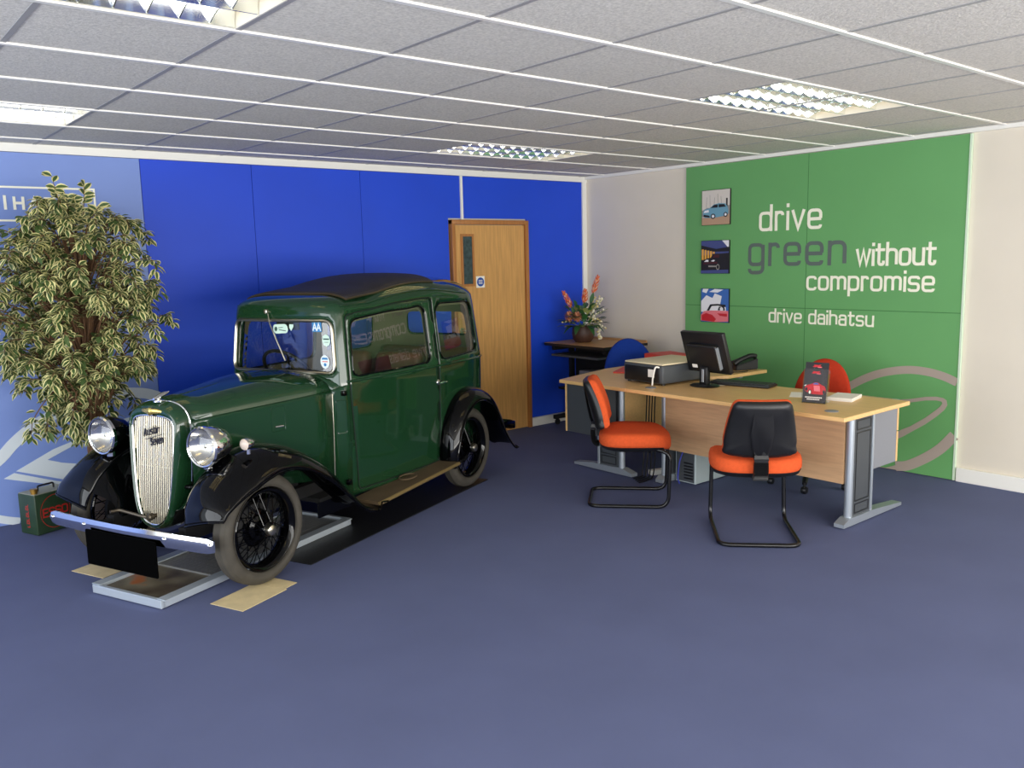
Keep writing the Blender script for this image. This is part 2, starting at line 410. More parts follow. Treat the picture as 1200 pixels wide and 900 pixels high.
# ------------------------------------------------------------------ boards on the back wall
fb = lambda x, z: Vector((x, YB, z)); dB = (0, 0.02, 0)
TOPB = CH-0.054
def wall_board(name, poly, m, label):
    bm = B(); prism(bm, poly, fb, dB); return tag(obj(name, bm, m, smooth=False), label, 'wall panel', None)
e = 0.002
wall_board('blue_wall_panel', [(1.872, 0.003), (2.663-e, 0.003), (2.663-e, TOPB), (1.872, TOPB)], M_blue, 'royal blue wall panel beside the pale panel, left of the car roof')
wall_board('blue_wall_panel', [(2.663+e, 0.003), (3.577-e, 0.003), (3.577-e, TOPB), (2.663+e, TOPB)], M_blue, 'royal blue wall panel directly above the car roof')
wall_board('blue_wall_panel', [(3.577+e, 0.003), (4.44, 0.003), (4.44, 2.0), (4.576, 2.0), (4.576, TOPB), (3.577+e, TOPB)], M_blue, 'royal blue wall panel adjoining the left side of the oak door')
wall_board('blue_wall_panel', [(4.604, 2.0), (5.352, 2.0), (5.352, 0.087), (6.083, 0.087), (6.083, TOPB), (4.604, TOPB)], M_blue, 'royal blue wall panel right of the oak door, behind the flower pot')
PX0 = XL+0.02
pb = wall_board('pale_blue_wall_panel', [(PX0, 0.003), (1.868, 0.003), (1.868, TOPB), (PX0, TOPB)], M_peri, 'pale blue wall panel with a silver emblem, behind the tall potted tree')
dL = (0, -0.003, 0)
bm = B(); ribbon(bm, [(PX0, 1.192), (0.93, 1.192), (1.868, 1.192)], 0.005, fb, (0, -0.0012, 0)); obj('seam', bm, M_seamb, pb, smooth=False)
bm = B()   # outlined sign
ribbon(bm, [(0.70, 2.152), (1.564, 2.152), (1.564, 1.945), (0.70, 1.945)], 0.012, fb, dL, True)
for ch, x0, w in (('D', .80, .07), ('A', .875, .075), ('I', .985+.05, .013), ('H', 1.085, .065), ('A', 1.17, .072), ('T', 1.262, .066), ('S', 1.352, .062), ('U', 1.435, .062)):
    if ch == 'I': ribbon(bm, [(x0+.006, 2.012), (x0+.006, 2.10)], 0.016, fb, dL)
    else: text(bm, ch, x0, x0+w, 2.012, 0.063, 0.016, fb, dL)
obj('lettering', bm, M_letter, pb, smooth=False)
# silver emblem on the pale panel (ring and inner strokes)
bm = B()
band = [(0.60, 0.10, .075), (0.62, 0.20, .08), (0.72, 0.335, .085), (0.86, 0.446, .088), (0.93, 0.518, .084), (1.012, 0.587, .08), (1.10, 0.645, .075), (1.242, 0.707, .066), (1.42, 0.765, .056), (1.60, 0.78, .052), (1.725, 0.767, .05), (1.795, 0.752, .047), (1.867, 0.722, .042)]
ribbon(bm, [p[:2] for p in crv([(a, b, 0) for a, b, c in band], 4)], 0.072, fb, (0, -0.002, 0))
ribbon(bm, crv([(0.66, 0.19, 0), (0.75, 0.09, 0), (0.84, 0.043, 0), (0.93, 0.012, 0)], 4), 0.05, fb, (0, -0.0022, 0))
prism(bm, [(0.939, 0.347), (1.203, 0.245), (1.75, 0.10), (1.75, 0.22), (1.213, 0.356), (1.125, 0.391), (1.353, 0.489), (1.60, 0.565), (1.674, 0.585), (1.674, 0.605), (1.592, 0.593), (1.355, 0.512), (1.165, 0.455)], fb, (0, -0.0024, 0))
prism(bm, [(0.866, 0.31), (0.927, 0.337), (1.157, 0.243), (1.70, 0.06), (1.60, 0.03), (1.133, 0.222)], fb, (0, -0.0026, 0))
obj('emblem', bm, M_logow, pb, smooth=False)

# green board with lettering
gt = thing('green_wall_panel', 'large green wall panel with cream slogan lettering and a taupe oval emblem', 'wall panel', (XR, 3.7, 0))
fgr = lambda y, z: Vector((0.0, y-3.7, z)); dG = (0.02, 0, 0); o_ = -0.0025
bm = B(); prism(bm, [(2.523, 0.006), (4.907, 0.006), (4.907, CH-0.033), (2.523, CH-0.033)], fgr, dG); obj('board', bm, M_green, gt, smooth=False)
bm = B(); box(bm, 0.0-0.004, 0.02, 2.508-3.7, 2.521-3.7, 0.006, CH-0.033); obj('edge_strip', bm, mat('pale_green_edge', srgb(206, 226, 200), 0.5), gt, smooth=False)
bm = B(); ribbon(bm, [(3.712, 0.01), (3.712, CH-0.035)], 0.004, fgr, (-0.0008, 0, 0)); ribbon(bm, [(2.524, 1.186), (4.906, 1.186)], 0.005, fgr, (-0.001, 0, 0)); obj('seam', bm, M_seamg, gt, smooth=False)
bm = B()
text(bm, 'drive', 4.150, 3.586, 1.805, 0.158, 0.0245, fgr, (o_, 0, 0))
text(bm, 'without', 3.300, 2.706, 1.515, 0.128, 0.021, fgr, (o_, 0, 0), gap=.30)
text(bm, 'compromise', 3.706, 2.708, 1.328, 0.115, 0.0195, fgr, (o_, 0, 0), gap=.34)
text(bm, 'drive daihatsu', 4.042, 3.140, 1.062, 0.086, 0.0145, fgr, (o_, 0, 0), gap=.34)
obj('slogan', bm, M_letter, gt, smooth=False)
bm = B(); text(bm, 'green', 4.250, 3.375, 1.522, 0.190, 0.030, fgr, (o_, 0, 0), gap=.40); obj('slogan', bm, M_lgrey, gt, smooth=False)['label'] = 'dark grey word in larger letters'
bm = B()
ring = crv([(3.50, 0.42, 0), (3.42, 0.52, 0), (3.324, 0.593, 0), (3.178, 0.678, 0), (3.04, 0.731, 0), (2.88, 0.763, 0), (2.74, 0.762, 0), (2.622, 0.74, 0), (2.5235, 0.704, 0)], 5)
ribbon(bm, ring, 0.058, fgr, (o_, 0, 0))
ribbon(bm, crv([(2.5235, 0.327, 0), (2.612, 0.219, 0), (2.715, 0.133, 0), (2.84, 0.056, 0), (2.93, 0.035, 0)], 5), 0.072, fgr, (o_, 0, 0))
prism(bm, [(2.875, 0.066), (3.003, 0.011), (3.10, 0.007), (2.91, 0.007), (2.80, 0.045)], fgr, (o_*1.1, 0, 0))
outer = [(3.12, 0.50), (2.98, 0.53), (2.844, 0.552), (2.736, 0.579), (2.66, 0.589), (2.61, 0.584), (2.588, 0.570), (2.581, 0.536), (2.600, 0.500), (2.65, 0.447), (2.727, 0.38), (2.893, 0.261), (3.12, 0.13)]
inner = [(3.12, 0.175), (2.895, 0.318), (2.835, 0.350), (2.729, 0.428), (2.66, 0.490), (2.630, 0.520), (2.615, 0.545), (2.622, 0.558), (2.66, 0.562), (2.735, 0.553), (2.843, 0.526), (2.98, 0.50), (3.12, 0.472)]
prism(bm, outer + inner, fgr, (o_, 0, 0))
obj('emblem', bm, M_logo, gt, smooth=False)

# three small pictures of cars on the green board
def flat(name, colr, r=0.6): return mat(name, srgb(*colr), r)
def picture(name, label, yc, zc, w, h, layers):
    t = thing(name, label, 'picture', (XR, yc, zc), 0, None)
    bm = B(); box(bm, -0.016, -0.0005, -w/2, w/2, -h/2, h/2, 0.001, 1); obj('canvas', bm, M_blackm, t, smooth=False)
    bm = B(); ms = []
    for k, (poly, m) in enumerate(layers):
        if m not in ms: ms.append(m)
        # poly in 0..1 picture coordinates; the picture's right is -y
        f = lambda a, b: Vector((-0.0162 - 0.00035*k, w/2 - a*w, -h/2 + b*h))
        prism(bm, poly, f, (0.0002, 0, 0), ms.index(m))
    obj('image', bm, ms, t, smooth=False); return t
def disc(cx, cy, rx, ry, n=14): return [(cx+rx*math.cos(2*PI*k/n), cy+ry*math.sin(2*PI*k/n)) for k in range(n)]
c_sky, c_sand, c_lb, c_db, c_dk, c_wh = flat('pale_print', (214, 206, 196)), flat('sand_print', (184, 150, 122)), flat('light_blue_print', (108, 158, 180)), flat('deep_blue_print', (58, 104, 178)), flat('dark_print', (26, 26, 32)), flat('white_print', (232, 232, 236))
c_mast, c_yel, c_dusk, c_mar, c_pink, c_redp = flat('grey_print', (150, 146, 140)), flat('amber_print', (226, 166, 70)), flat('dusk_print', (66, 76, 130)), flat('maroon_print', (70, 24, 30)), flat('pink_print', (230, 120, 128)), flat('red_print', (196, 34, 44))
full = [(0.01, 0.01), (0.99, 0.01), (0.99, 0.99), (0.01, 0.99)]
L1 = [(full, c_sky), ([(0.01, 0.01), (0.99, 0.01), (0.99, 0.30), (0.01, 0.22)], c_sand), ([(0.01, 0.42), (0.2, 0.5), (0.45, 0.46), (0.7, 0.52), (0.99, 0.54), (0.99, 0.30), (0.01, 0.24)], c_mast)]
L1 += [([(x, .5), (x+.012, .5), (x+.03*s, .5+hh), (x+.03*s-.012, .5+hh)], c_mast) for x, hh, s in ((.16, .3, 1), (.3, .36, 0), (.44, .28, 1), (.58, .38, 0), (.72, .3, -1))]
L1 += [([(.87, .5), (.92, .5), (.92, .74), (.87, .74)], c_dk),
       ([(.06, .30), (.05, .38), (.10, .45), (.30, .49), (.44, .58), (.62, .61), (.84, .59), (.92, .50), (.95, .40), (.93, .28), (.80, .24), (.40, .20), (.12, .22)], c_lb),
       ([(.33, .49), (.45, .57), (.58, .58), (.58, .49)], c_dk), ([(.61, .49), (.61, .58), (.80, .575), (.87, .50)], c_dk), ([(.08, .36), (.12, .42), (.26, .44), (.27, .37)], c_wh),
       (disc(.42, .25, .085, .075), c_dk), (disc(.42, .25, .05, .045), c_wh), (disc(.86, .28, .07, .07), c_dk), (disc(.86, .28, .04, .04), c_wh), ([(.08, .25), (.30, .22), (.30, .27), (.09, .31)], c_dk)]
picture('car_picture', 'topmost small picture on the green panel, pale blue car under a light sky', 4.575, 2.027, 0.295, 0.298, L1)
L2 = [(full, c_dk), ([(.01, .55), (.99, .62), (.99, .99), (.01, .99)], c_dusk), ([(.75, .99), (.99, .75), (.99, .99)], c_wh), ([(.01, .86), (.55, .74), (.99, .80), (.99, .66), (.5, .66), (.01, .72)], c_dk)]
L2 += [([(x, .42), (x+.07, .42), (x+.07, .74-.02*i), (x, .74-.02*i)], c_yel) for i, x in enumerate((.03, .13, .23, .33, .43))]
L2 += [([(.08, .24), (.08, .40), (.22, .46), (.36, .48), (.44, .60), (.78, .60), (.90, .48), (.97, .40), (.96, .22), (.80, .16), (.30, .14)], c_dk), ([(.42, .48), (.48, .57), (.66, .57), (.66, .48)], c_mar), ([(.12, .36), (.2, .42), (.28, .42), (.28, .36)], c_wh), ([(.36, .38), (.46, .42), (.52, .40), (.46, .36)], c_wh),
       ([(.28, .20), (.60, .20), (.60, .24), (.28, .25)], c_mast), ([(.10, .28), (.34, .30), (.6, .30), (.6, .36), (.1, .34)], c_mar), (disc(.62, .20, .06, .09), c_mast), (disc(.62, .20, .04, .06), c_dk), ([(.01, .01), (.99, .01), (.99, .12), (.01, .10)], c_dusk)]
picture('car_picture', 'middle small picture on the green panel, dark car at dusk before amber lights', 4.578, 1.605, 0.295, 0.285, L2)
L3 = [(full, c_db), ([(.01, .62), (.2, .80), (.42, .72), (.5, .86), (.75, .78), (.7, .55), (.9, .45), (.9, .3), (.01, .3)], c_wh), ([(.3, .9), (.5, .99), (.8, .97), (.6, .88)], c_wh), ([(.05, .9), (.2, .86), (.28, .99), (.08, .99)], c_wh),
      ([(.22, .34), (.34, .53), (.60, .55), (.90, .53), (.88, .46), (.62, .50), (.40, .48), (.30, .34)], c_dk), ([(.32, .36), (.40, .47), (.56, .48), (.56, .36)], c_wh), ([(.62, .36), (.66, .47), (.84, .48), (.88, .36)], c_dk), (disc(.75, .40, .06, .06), c_wh),
      ([(.01, .20), (.12, .32), (.40, .35), (.99, .35), (.99, .04), (.70, .02), (.5, .01), (.01, .04)], c_pink), ([(.04, .20), (.20, .27), (.42, .22), (.56, .10), (.5, .02), (.04, .04)], c_redp), ([(.6, .27), (.95, .27), (.95, .18), (.7, .2)], c_redp)]
picture('car_picture', 'lowest small picture on the green panel, red open car under a blue sky', 4.575, 1.187, 0.296, 0.293, L3)

# ------------------------------------------------------------------ oak door
bm = B(); y0, y1 = YB-0.035, YB+0.022
box(bm, 4.455, 4.492, y0, y1, 0, 1.985, 0.004); box(bm, 5.31, 5.348, y0, y1, 0, 1.985, 0.004); box(bm, 4.455, 5.348, y0-0.0005, y1, 1.945, 1.985, 0.004)
door = struct(obj('door_1', bm, M_oakf))
fd = lambda x, z: Vector((x, YB-0.012, z))
bm = B()
prism(bm, [(4.497, 0.008), (5.305, 0.008), (5.305, 1.94), (4.497, 1.94)], fd, (0, 0.03, 0)); obj('door_leaf', bm, M_oak, door, smooth=False)
bm = B(); ribbon(bm, [(4.57, 1.405), (4.695, 1.405), (4.695, 1.85), (4.57, 1.85)], 0.022, lambda x, z: Vector((x, YB-0.02, z)), (0, 0.009, 0), True); obj('vision_frame', bm, M_oakf, door, smooth=False)
bm = B(); box(bm, 4.581, 4.684, YB-0.0155, YB-0.011, 1.416, 1.839); obj('vision_panel', bm, mat('wired_glass', srgb(62, 74, 78), 0.08, noise=(30, 0.3)), door, smooth=False)
bm = B(); box(bm, 4.722, 4.818, YB-0.0145, YB-0.011, 1.378, 1.482, 0.001, 1)
sg = obj('fire_door_sign', bm, M_paper, door, smooth=False)
M_sb = mat('sign_blue', srgb(20, 74, 164), 0.5)
fs_ = lambda x, z: Vector((x, YB-0.0145, z))
bm = B(); prism(bm, disc(4.77, 1.43, 0.041, 0.041, 32), fs_, (0, -0.0006, 0)); obj('symbol', bm, M_sb, sg, smooth=False)
bm = B()
for k, z in enumerate((1.444, 1.430, 1.416)): ribbon(bm, [(4.748, z), (4.792, z)], 0.006, fs_, (0, -0.001, 0))
obj('symbol', bm, M_paper, sg, smooth=False)
bm = B(); lathe(bm, [(0.026, 0), (0.026, -0.004), (0.0, -0.004)], 24, Matrix.Translation((4.545, YB-0.012, 1.0)) @ Matrix.Rotation(-PI/2, 4, 'X'))
tube(bm, rpath([(4.545, YB-0.012, 1.0), (4.545, YB-0.06, 1.0), (4.66, YB-0.06, 1.0)], 0.015), 0.009, 10); obj('door_handle', bm, M_nickel, door)

# ------------------------------------------------------------------ the vintage car (local x forward, y to its left, z up)
CAR_ANG = math.radians(22.287 + 180); CX, CY, CZ = 1.470, 4.575, 0.006
car = thing('vintage_car', 'dark green vintage saloon car with black wings, standing beside the potted tree', 'car', (CX, CY, CZ), CAR_ANG)
car['label'] = 'dark green vintage saloon car with gloss black wings and wire wheels'

# --- cab: one smooth surface S(s, t); s runs round the plan, t from the sill up and over the roof
half = [(-.790, 0), (-.793, .20), (-.803, .375), (-.822, .434), (-.860, .460), (-1.0, .476), (-1.3, .503), (-1.65, .517), (-1.95, .515), (-2.25, .500), (-2.45, .452), (-2.575, .34), (-2.63, .18), (-2.645, 0)]
lp = [(a, b, 0) for a, b in half] + [(a, -b, 0) for a, b in half[-2:0:-1]]
plan = crv(lp, 10, True)
acc = [0.0]
for a, b in zip(plan, plan[1:] + plan[:1]): acc.append(acc[-1] + (b-a).length)
LT = acc[-1]
def P_at(s):
    s = s % LT
    import bisect
    i = min(len(plan)-1, bisect.bisect_right(acc, s)-1)
    t = (s-acc[i])/(acc[i+1]-acc[i]); return plan[i].lerp(plan[(i+1) % len(plan)], t)
def s_of(u, side=1):
    """arc position on the long side where the plan has x = u"""
    best = None
    n = 600
    for k in range(n):
        s = LT/2*k/n; p = P_at(s)
        if p.y < .40 and p.x > -2.35: continue
        if p.x > -.84 and u < -.85: continue
        if best is None or abs(p.x-u) < best[0]: best = (abs(p.x-u), s)
    return best[1] if side > 0 else LT - best[1]
Z0, TR = 1.322, 0.34
RID = [(-2.05, 1.520), (-1.9, 1.532), (-1.72, 1.538), (-1.56, 1.530), (-1.41, 1.510), (-1.26, 1.480), (-1.12, 1.444)]
def ridge(x):
    for (a, b), (c, d) in zip(RID, RID[1:]):
        if a <= x <= c + 1e-9:
            t = (x-a)/(c-a); i = [p[0] for p in RID].index(a); m0 = (d - RID[i-1][1])/2 if i > 0 else d-b; m1 = (RID[i+2][1]-b)/2 if i+2 < len(RID) else d-b
            return (2*t**3-3*t*t+1)*b + (t**3-2*t*t+t)*m0 + (3*t*t-2*t**3)*d + (t**3-t*t)*m1
    return RID[0][1]
def Ssurf(s, t):
    P = P_at(s); Q = Vector((max(-2.05, min(-1.12, P.x)), 0, 0))
    z = min(t, Z0)
    k = 1 - .085*max(0, z-.92)/.4 if z > .92 else 1 - .05*((.92-z)/.7)**2
    Pp = Q + (P-Q)*k
    if t <= Z0: return Vector((Pp.x, Pp.y, t))
    th = min(1.0, (t-Z0)/TR)*PI/2; n = 3.0 - .6*max(0, min(1, (-1.9-P.x)/.5))
    zr = ridge(Q.x)
    c, s_ = max(0, math.cos(th))**(2/n), max(0, math.sin(th))**(2/n)
    R = Q + (Pp-Q)*c; return Vector((R.x, R.y, Z0 + (zr-Z0)*s_))
def Snorm(s, t, e=.004):
    a = Ssurf(s+e, t)-Ssurf(s-e, t); b = Ssurf(s, t+e)-Ssurf(s, t-e); n = a.cross(b)
    return n.normalized() if n.length > 1e-9 else Vector((0, 0, 1))
def Soff(s, t, d): return Ssurf(s, t) + Snorm(s, t)*d
def rrect(x0, x1, y0, y1, r, n=5, y1b=None):
    y1b = y1 if y1b is None else y1b
    return [(p.x, p.y) for p in rpath([(x0, y0, 0), (x1, y0, 0), (x1, y1b, 0), (x0, y1, 0)], r, True, n)]
SEAM = -s_of(-1.787)          # on the far door pillar
def inside(p, poly):
    x, y = p; c = False; n = len(poly)
    for i in range(n):
        x1, y1 = poly[i]; x2, y2 = poly[(i+1) % n]
        if (y1 > y) != (y2 > y) and x < (x2-x1)*(y-y1)/(y2-y1)+x1: c = not c
    return c
def densify(poly, h=.035):
    out = []
    for i in range(len(poly)):
        a, b = Vector(poly[i]), Vector(poly[(i+1) % len(poly)]); n = max(1, int((b-a).length/h))
        out += [tuple(a.lerp(b, k/n)) for k in range(n)]
    return out
ws = rrect(-.412, .412, .978, 1.288, .055)
A1, A2, A3, A4 = s_of(-.905), s_of(-1.675), s_of(-1.80), s_of(-2.345)
D1, D2 = s_of(-.872), s_of(-1.772)
wf = [(p.x, p.y) for p in rpath([(A1, .95, 0), (A2, .95, 0), (A2, 1.325, 0), ((A1+A2)/2, 1.318, 0), (A1+.02, 1.285, 0)], .06, True, 6)]
wr = [(p.x, p.y) for p in rpath([(A3, .95, 0), (A4, .965, 0), (A4-.005, 1.325, 0), (A3, 1.325, 0)], .075, True, 6)]
mir = lambda poly: [(-a, b) for a, b in poly][::-1]
rear_w = rrect(LT/2-.31, LT/2+.31, 1.05, 1.245, .06)
dr = [(p.x, p.y) for p in rpath([(D1+.05, .245, 0), (D2, .245, 0), (D2, 1.352, 0), ((D1+D2)/2, 1.346, 0), (D1+.01, 1.318, 0), (D1, .9, 0)], .035, True, 4)]
loops = {'windscreen': densify(ws), 'front_l': densify(wf), 'rear_l': densify(wr), 'front_r': densify(mir(wf)), 'rear_r': densify(mir(wr)), 'back': densify(rear_w), 'door': densify(dr), 'door_r': densify(mir(dr))}
for k in ('front_r', 'rear_r', 'door_r'):
    loops[k] = [((a if a > SEAM + 1e-6 else a + LT), b) for a, b in loops[k]]
S0, S1 = SEAM, SEAM + LT
V2, E2 = [], []
def addloop(l):
    b = len(V2)
    for p in l: V2.append(Vector(p))
    for i in range(len(l)): E2.append((b+i, b+(i+1) % len(l)))
for l in loops.values(): addloop(l)
allp = [p for l in loops.values() for p in l]
ns, ntt = 132, 34
tt = [.22 + (1.662-.22)*k/ntt for k in range(ntt+1)]
for i in range(ns+1):
    for t in tt:
        p = (S0 + LT*i/ns, t)
        edge = i in (0, ns) or t in (tt[0], tt[-1])
        if not edge and any(abs(q[0]-p[0]) < .013 and abs(q[1]-p[1]) < .013 for q in allp): continue
        V2.append(Vector(p))
vo, eo, fo, *_ = delaunay_2d_cdt(V2, E2, [], 0, 1e-6)
def cab_part(test):
    bm = B(); mp = {}
    for f in fo:
        c = (sum(vo[i].x for i in f)/len(f), sum(vo[i].y for i in f)/len(f))
        if not test(c): continue
        vs = []
        for i in f:
            if i not in mp: mp[i] = bm.verts.new(Ssurf(vo[i].x, vo[i].y))
            vs.append(mp[i])
        try: bm.faces.new(vs)
        except ValueError: pass
    bmesh.ops.remove_doubles(bm, verts=bm.verts[:], dist=.0004)
    bad = [f for f in bm.faces if f.calc_area() < 1e-9]
    bmesh.ops.delete(bm, geom=bad, context='FACES')
    return bm
wins = ('windscreen', 'front_l', 'rear_l', 'front_r', 'rear_r', 'back')
inw = lambda c: any(inside(c, loops[k]) for k in wins)
body = solid(obj('cab_body', cab_part(lambda c: not inw(c) and not inside(c, loops['door']) and not inside(c, loops['door_r'])), M_cgreen, car, angle=60), .018)
for dn in ('door', 'door_r'):
    d = solid(obj('car_door', cab_part(lambda c: inside(c, loops[dn]) and not inw(c)), M_cgreen, car, angle=60), .018)
    if dn == 'door': door_l = d
# dark shut lines, window rubbers and panes
bm = B(); tube(bm, [Soff(a, b, -.001) for a, b in loops['door']], .0035, 6, True); obj('shut_line', bm, M_blackm, door_l)
def pane(k, name, inset=-.008):
    bm = cab_part(lambda c: inside(c, loops[k]))
    for v in bm.verts:
        pass
    o = obj(name, bm, M_glass, car, angle=60)
    n = B(); o.data.update()
    for v in o.data.vertices: v.co += v.normal*inset if (v.normal.dot(Vector((v.co.x+1.5, v.co.y, 0))) > 0) else -v.normal*inset
    n.free(); return o
pane('windscreen', 'windscreen'); pane('front_l', 'side_window'); pane('rear_l', 'side_window'); pane('front_r', 'side_window'); pane('rear_r', 'side_window'); pane('back', 'rear_window')
bm = B(); tube(bm, [Soff(a, b, .004) for a, b in loops['windscreen']], .0105, 8, True); wsf = obj('windscreen_frame', bm, M_nickel, car)
for k in ('front_l', 'rear_l', 'front_r', 'rear_r', 'back'):
    bm = B(); tube(bm, [Soff(a, b, -.001) for a, b in loops[k]], .006, 6, True); obj('window_rubber', bm, M_cblack, car)
# raised bead under the windows and body swage
for sgn in (1, -1):
    bm = B(); tube(bm, [Soff(sgn*(s_of(-.85)+(s_of(-2.5)-s_of(-.85))*k/40), .925-.02*k/40, .002) for k in range(41)], .008, 8)
    tube(bm, [Soff(sgn*(s_of(-.85)+(s_of(-2.3)-s_of(-.85))*k/30), 1.375 + .03*math.sin(PI*k/30), .0) for k in range(31)], .006, 8)
    obj('belt_moulding', bm, M_cgreen, car)
# folding roof
bm = B(); rows = []
for i in range(25):
    u = -.965 - .94*i/24; row = []
    for j in range(25):
        v = -.398 + .796*j/24
        row.append((u + .01*(abs(v)/.4)**2*(1-i/24), v))
    rows.append(row)
def roof_z(u, v):
    # height of the cab surface over (u, v): search along t on the nearest meridian
    best = None
    for s in (s_of(max(-2.25, min(-1.13, u)), 1 if v >= 0 else -1),):
        lo, hi = Z0, Z0+TR
        for _ in range(24):
            m = (lo+hi)/2; p = Ssurf(s, m)
            if abs(p.y) > abs(v): lo = m
            else: hi = m
        best = Ssurf(s, lo).z
    if u > -1.12:
        lo, hi = Z0, Z0+TR; s = v*.99
        for _ in range(24):
            m = (lo+hi)/2; p = Ssurf(s, m)
            if p.x > u: lo = m
            else: hi = m
        best = min(best, Ssurf(s, lo).z)
    return best
def fold_z(i, j):
    # the cloth is stretched between the header rail and the rear rail, and never dips below the panel under it
    u, v = rows[i][j]; za, zb = roof_z(*rows[0][j]), roof_z(*rows[24][j]); return max(roof_z(u, v), za + (zb-za)*(i/24)**.85)
loft(bm, [[(rows[i][j][0], rows[i][j][1], fold_z(i, j) + .013) for j in range(25)] for i in range(25)])
o = solid(obj('folding_roof', bm, M_fabric, car, angle=60), .016); roof = o
rim = [(0, j) for j in range(25)] + [(i, 24) for i in range(1, 25)] + [(24, j) for j in range(23, -1, -1)] + [(i, 0) for i in range(23, 0, -1)]
bm = B(); tube(bm, [(rows[i][j][0], rows[i][j][1], fold_z(i, j) + .004) for i, j in rim], .007, 8, True); obj('roof_edge_trim', bm, mat('dark_bronze_trim', srgb(74, 62, 44), 0.35, 0.4), roof)

# --- bonnet, scuttle, radiator
def nose_ring(u, hw, zc, zt, zb, lean=.0):
    pts = [(hw*.97, zb), (hw*.995, (zb+zc)/2), (hw, zc-.035), (hw+.001, zc-.006), (hw-.004, zc), (hw-.016, zc+.004)]
    w = hw-.016
    for k in range(1, 13):
        th = PI/2*k/12; pts.append((w*max(0, math.cos(th))**(2/2.3), zc+.004 + (zt-zc-.004)*math.sin(th)**(2/2.3)))
    full_ = pts + [(-a, b) for a, b in pts[-2::-1]]
    return [Vector((u, a, b)) for a, b in full_]
st = [(.098, .196, .832, .934, .46), (-.05, .226, .839, .948, .44), (-.20, .262, .846, .963, .42), (-.35, .298, .852, .980, .40), (-.50, .334, .858, .993, .38), (-.655, .372, .866, .996, .36), (-.768, .406, .874, .984, .34)]
bm = B(); loft(bm, [nose_ring(*s) for s in st]); bonnet = solid(obj('bonnet', bm, M_cgreen, car, angle=30), .004, 1)
st2 = [(-.772, .407, .874, .984, .225), (-.80, .424, .885, .978, .22), (-.83, .444, .897, .968, .22), (-.866, .461, .912, .955, .22)]
bm = B(); loft(bm, [nose_ring(*s) for s in st2]); solid(obj('scuttle', bm, M_cgreen, car, angle=30), .004, 1)
bm = B(); tube(bm, [(.095, 0, .935), (-.20, 0, .963), (-.50, 0, .992), (-.655, 0, .996), (-.768, 0, .985)], .006, 8)
for k in range(16):
    u = .06-.70*k/15; z = .939 + (.996-.939)*(.06-u)/.70; tube(bm, [(u-.004, 0, z), (u+.004, 0, z)], .0085, 8)
obj('bonnet_hinge', bm, M_cgreen, bonnet)
for sgn in (1, -1):      # vent flap and catch on the bonnet side, scuttle panel
    hwf = lambda u: .226 + (.372-.226)*(-.05-u)/.605
    bm = B(); q = rpath([(-.37, 0, .70), (-.455, 0, .70), (-.455, 0, .84), (-.37, 0, .84)], .012, True, 3)
    prism(bm, [(p.x, p.z) for p in q], lambda a, b: Vector((a, sgn*(hwf(a)+.001), b)), (0, sgn*.0025, 0)); fl = obj('vent_flap', bm, M_cgreen, bonnet, angle=30)
    bm = B(); tube(bm, [(p.x, sgn*(hwf(p.x)+.0035), p.z) for p in q], .0028, 6, True); obj('edge_bead', bm, M_cgreen, fl)
    bm = B(); tube(bm, [(-.385, sgn*(hwf(-.385)+.010), .728), (-.435, sgn*(hwf(-.435)+.010), .728)], .006, 8); tube(bm, [(-.41, sgn*(hwf(-.41)), .728), (-.41, sgn*(hwf(-.41)+.01), .728)], .005, 8); obj('catch', bm, M_chrome, fl)
    bm = B(); tube(bm, [Vector((-.770, sgn*.4085, .862)), Vector((-.770, sgn*.405, .60)), Vector((-.770, sgn*.396, .36))], .004, 6); obj('bonnet_seam', bm, M_nickel, bonnet)
    bm = B(); hs = lambda u: .409 + (.459-.409)*(-.775-u)/.08
    q = rpath([(-.785, 0, .62), (-.838, 0, .62), (-.838, 0, .82), (-.785, 0, .82)], .012, True, 3)
    prism(bm, [(p.x, p.z) for p in q], lambda a, b: Vector((a, sgn*(hs(a)*.996+.002), b)), (0, sgn*.004, 0)); tp_ = obj('trafficator_panel', bm, M_cgreen, car, angle=30)
    bm = B(); tube(bm, [(p.x, sgn*(hs(p.x)*.996+.0065), p.z) for p in q], .0028, 6, True); obj('edge_bead', bm, M_cgreen, tp_)
    bm = B(); box(bm, -.845, -.815, sgn*.455-.012, sgn*.455+.012, .30, .335, .004); obj('door_hinge', bm, M_cblack, car)
    bm = B(); box(bm, -.84, -.81, sgn*.452-.012, sgn*.452+.014, .845, .875, .004); obj('door_hinge', bm, M_cblack, car)
# radiator shell
def half_curve(pts, n):
    c = crv([(a, b, 0) for a, b in pts], 8); L = [0]
    for a, b in zip(c, c[1:]): L.append(L[-1]+(b-a).length)
    out = []
    for k in range(n+1):
        d = L[-1]*k/n; i = max(0, min(len(c)-2, next((j for j in range(len(L)-1) if L[j+1] >= d-1e-9), len(c)-2)))
        out.append(c[i].lerp(c[i+1], (d-L[i])/max(1e-9, L[i+1]-L[i])))
    return [(p.x, p.y) for p in out]
oh = half_curve([(0, .936), (.07, .934), (.13, .920), (.172, .893), (.193, .855), (.197, .81), (.193, .70), (.180, .56), (.160, .43), (.130, .345), (.090, .295), (.045, .272), (0, .266)], 36)
ih = half_curve([(0, .868), (.07, .865), (.115, .857), (.142, .843), (.153, .818), (.153, .78), (.149, .70), (.138, .56), (.120, .43), (.098, .36), (.068, .318), (.034, .302), (0, .298)], 36)
def fullc(h): return h + [(-a, b) for a, b in h[-2:0:-1]]
OC, IC = fullc(oh), fullc(ih)
uf = lambda z: .200 - (z-.30)*.085
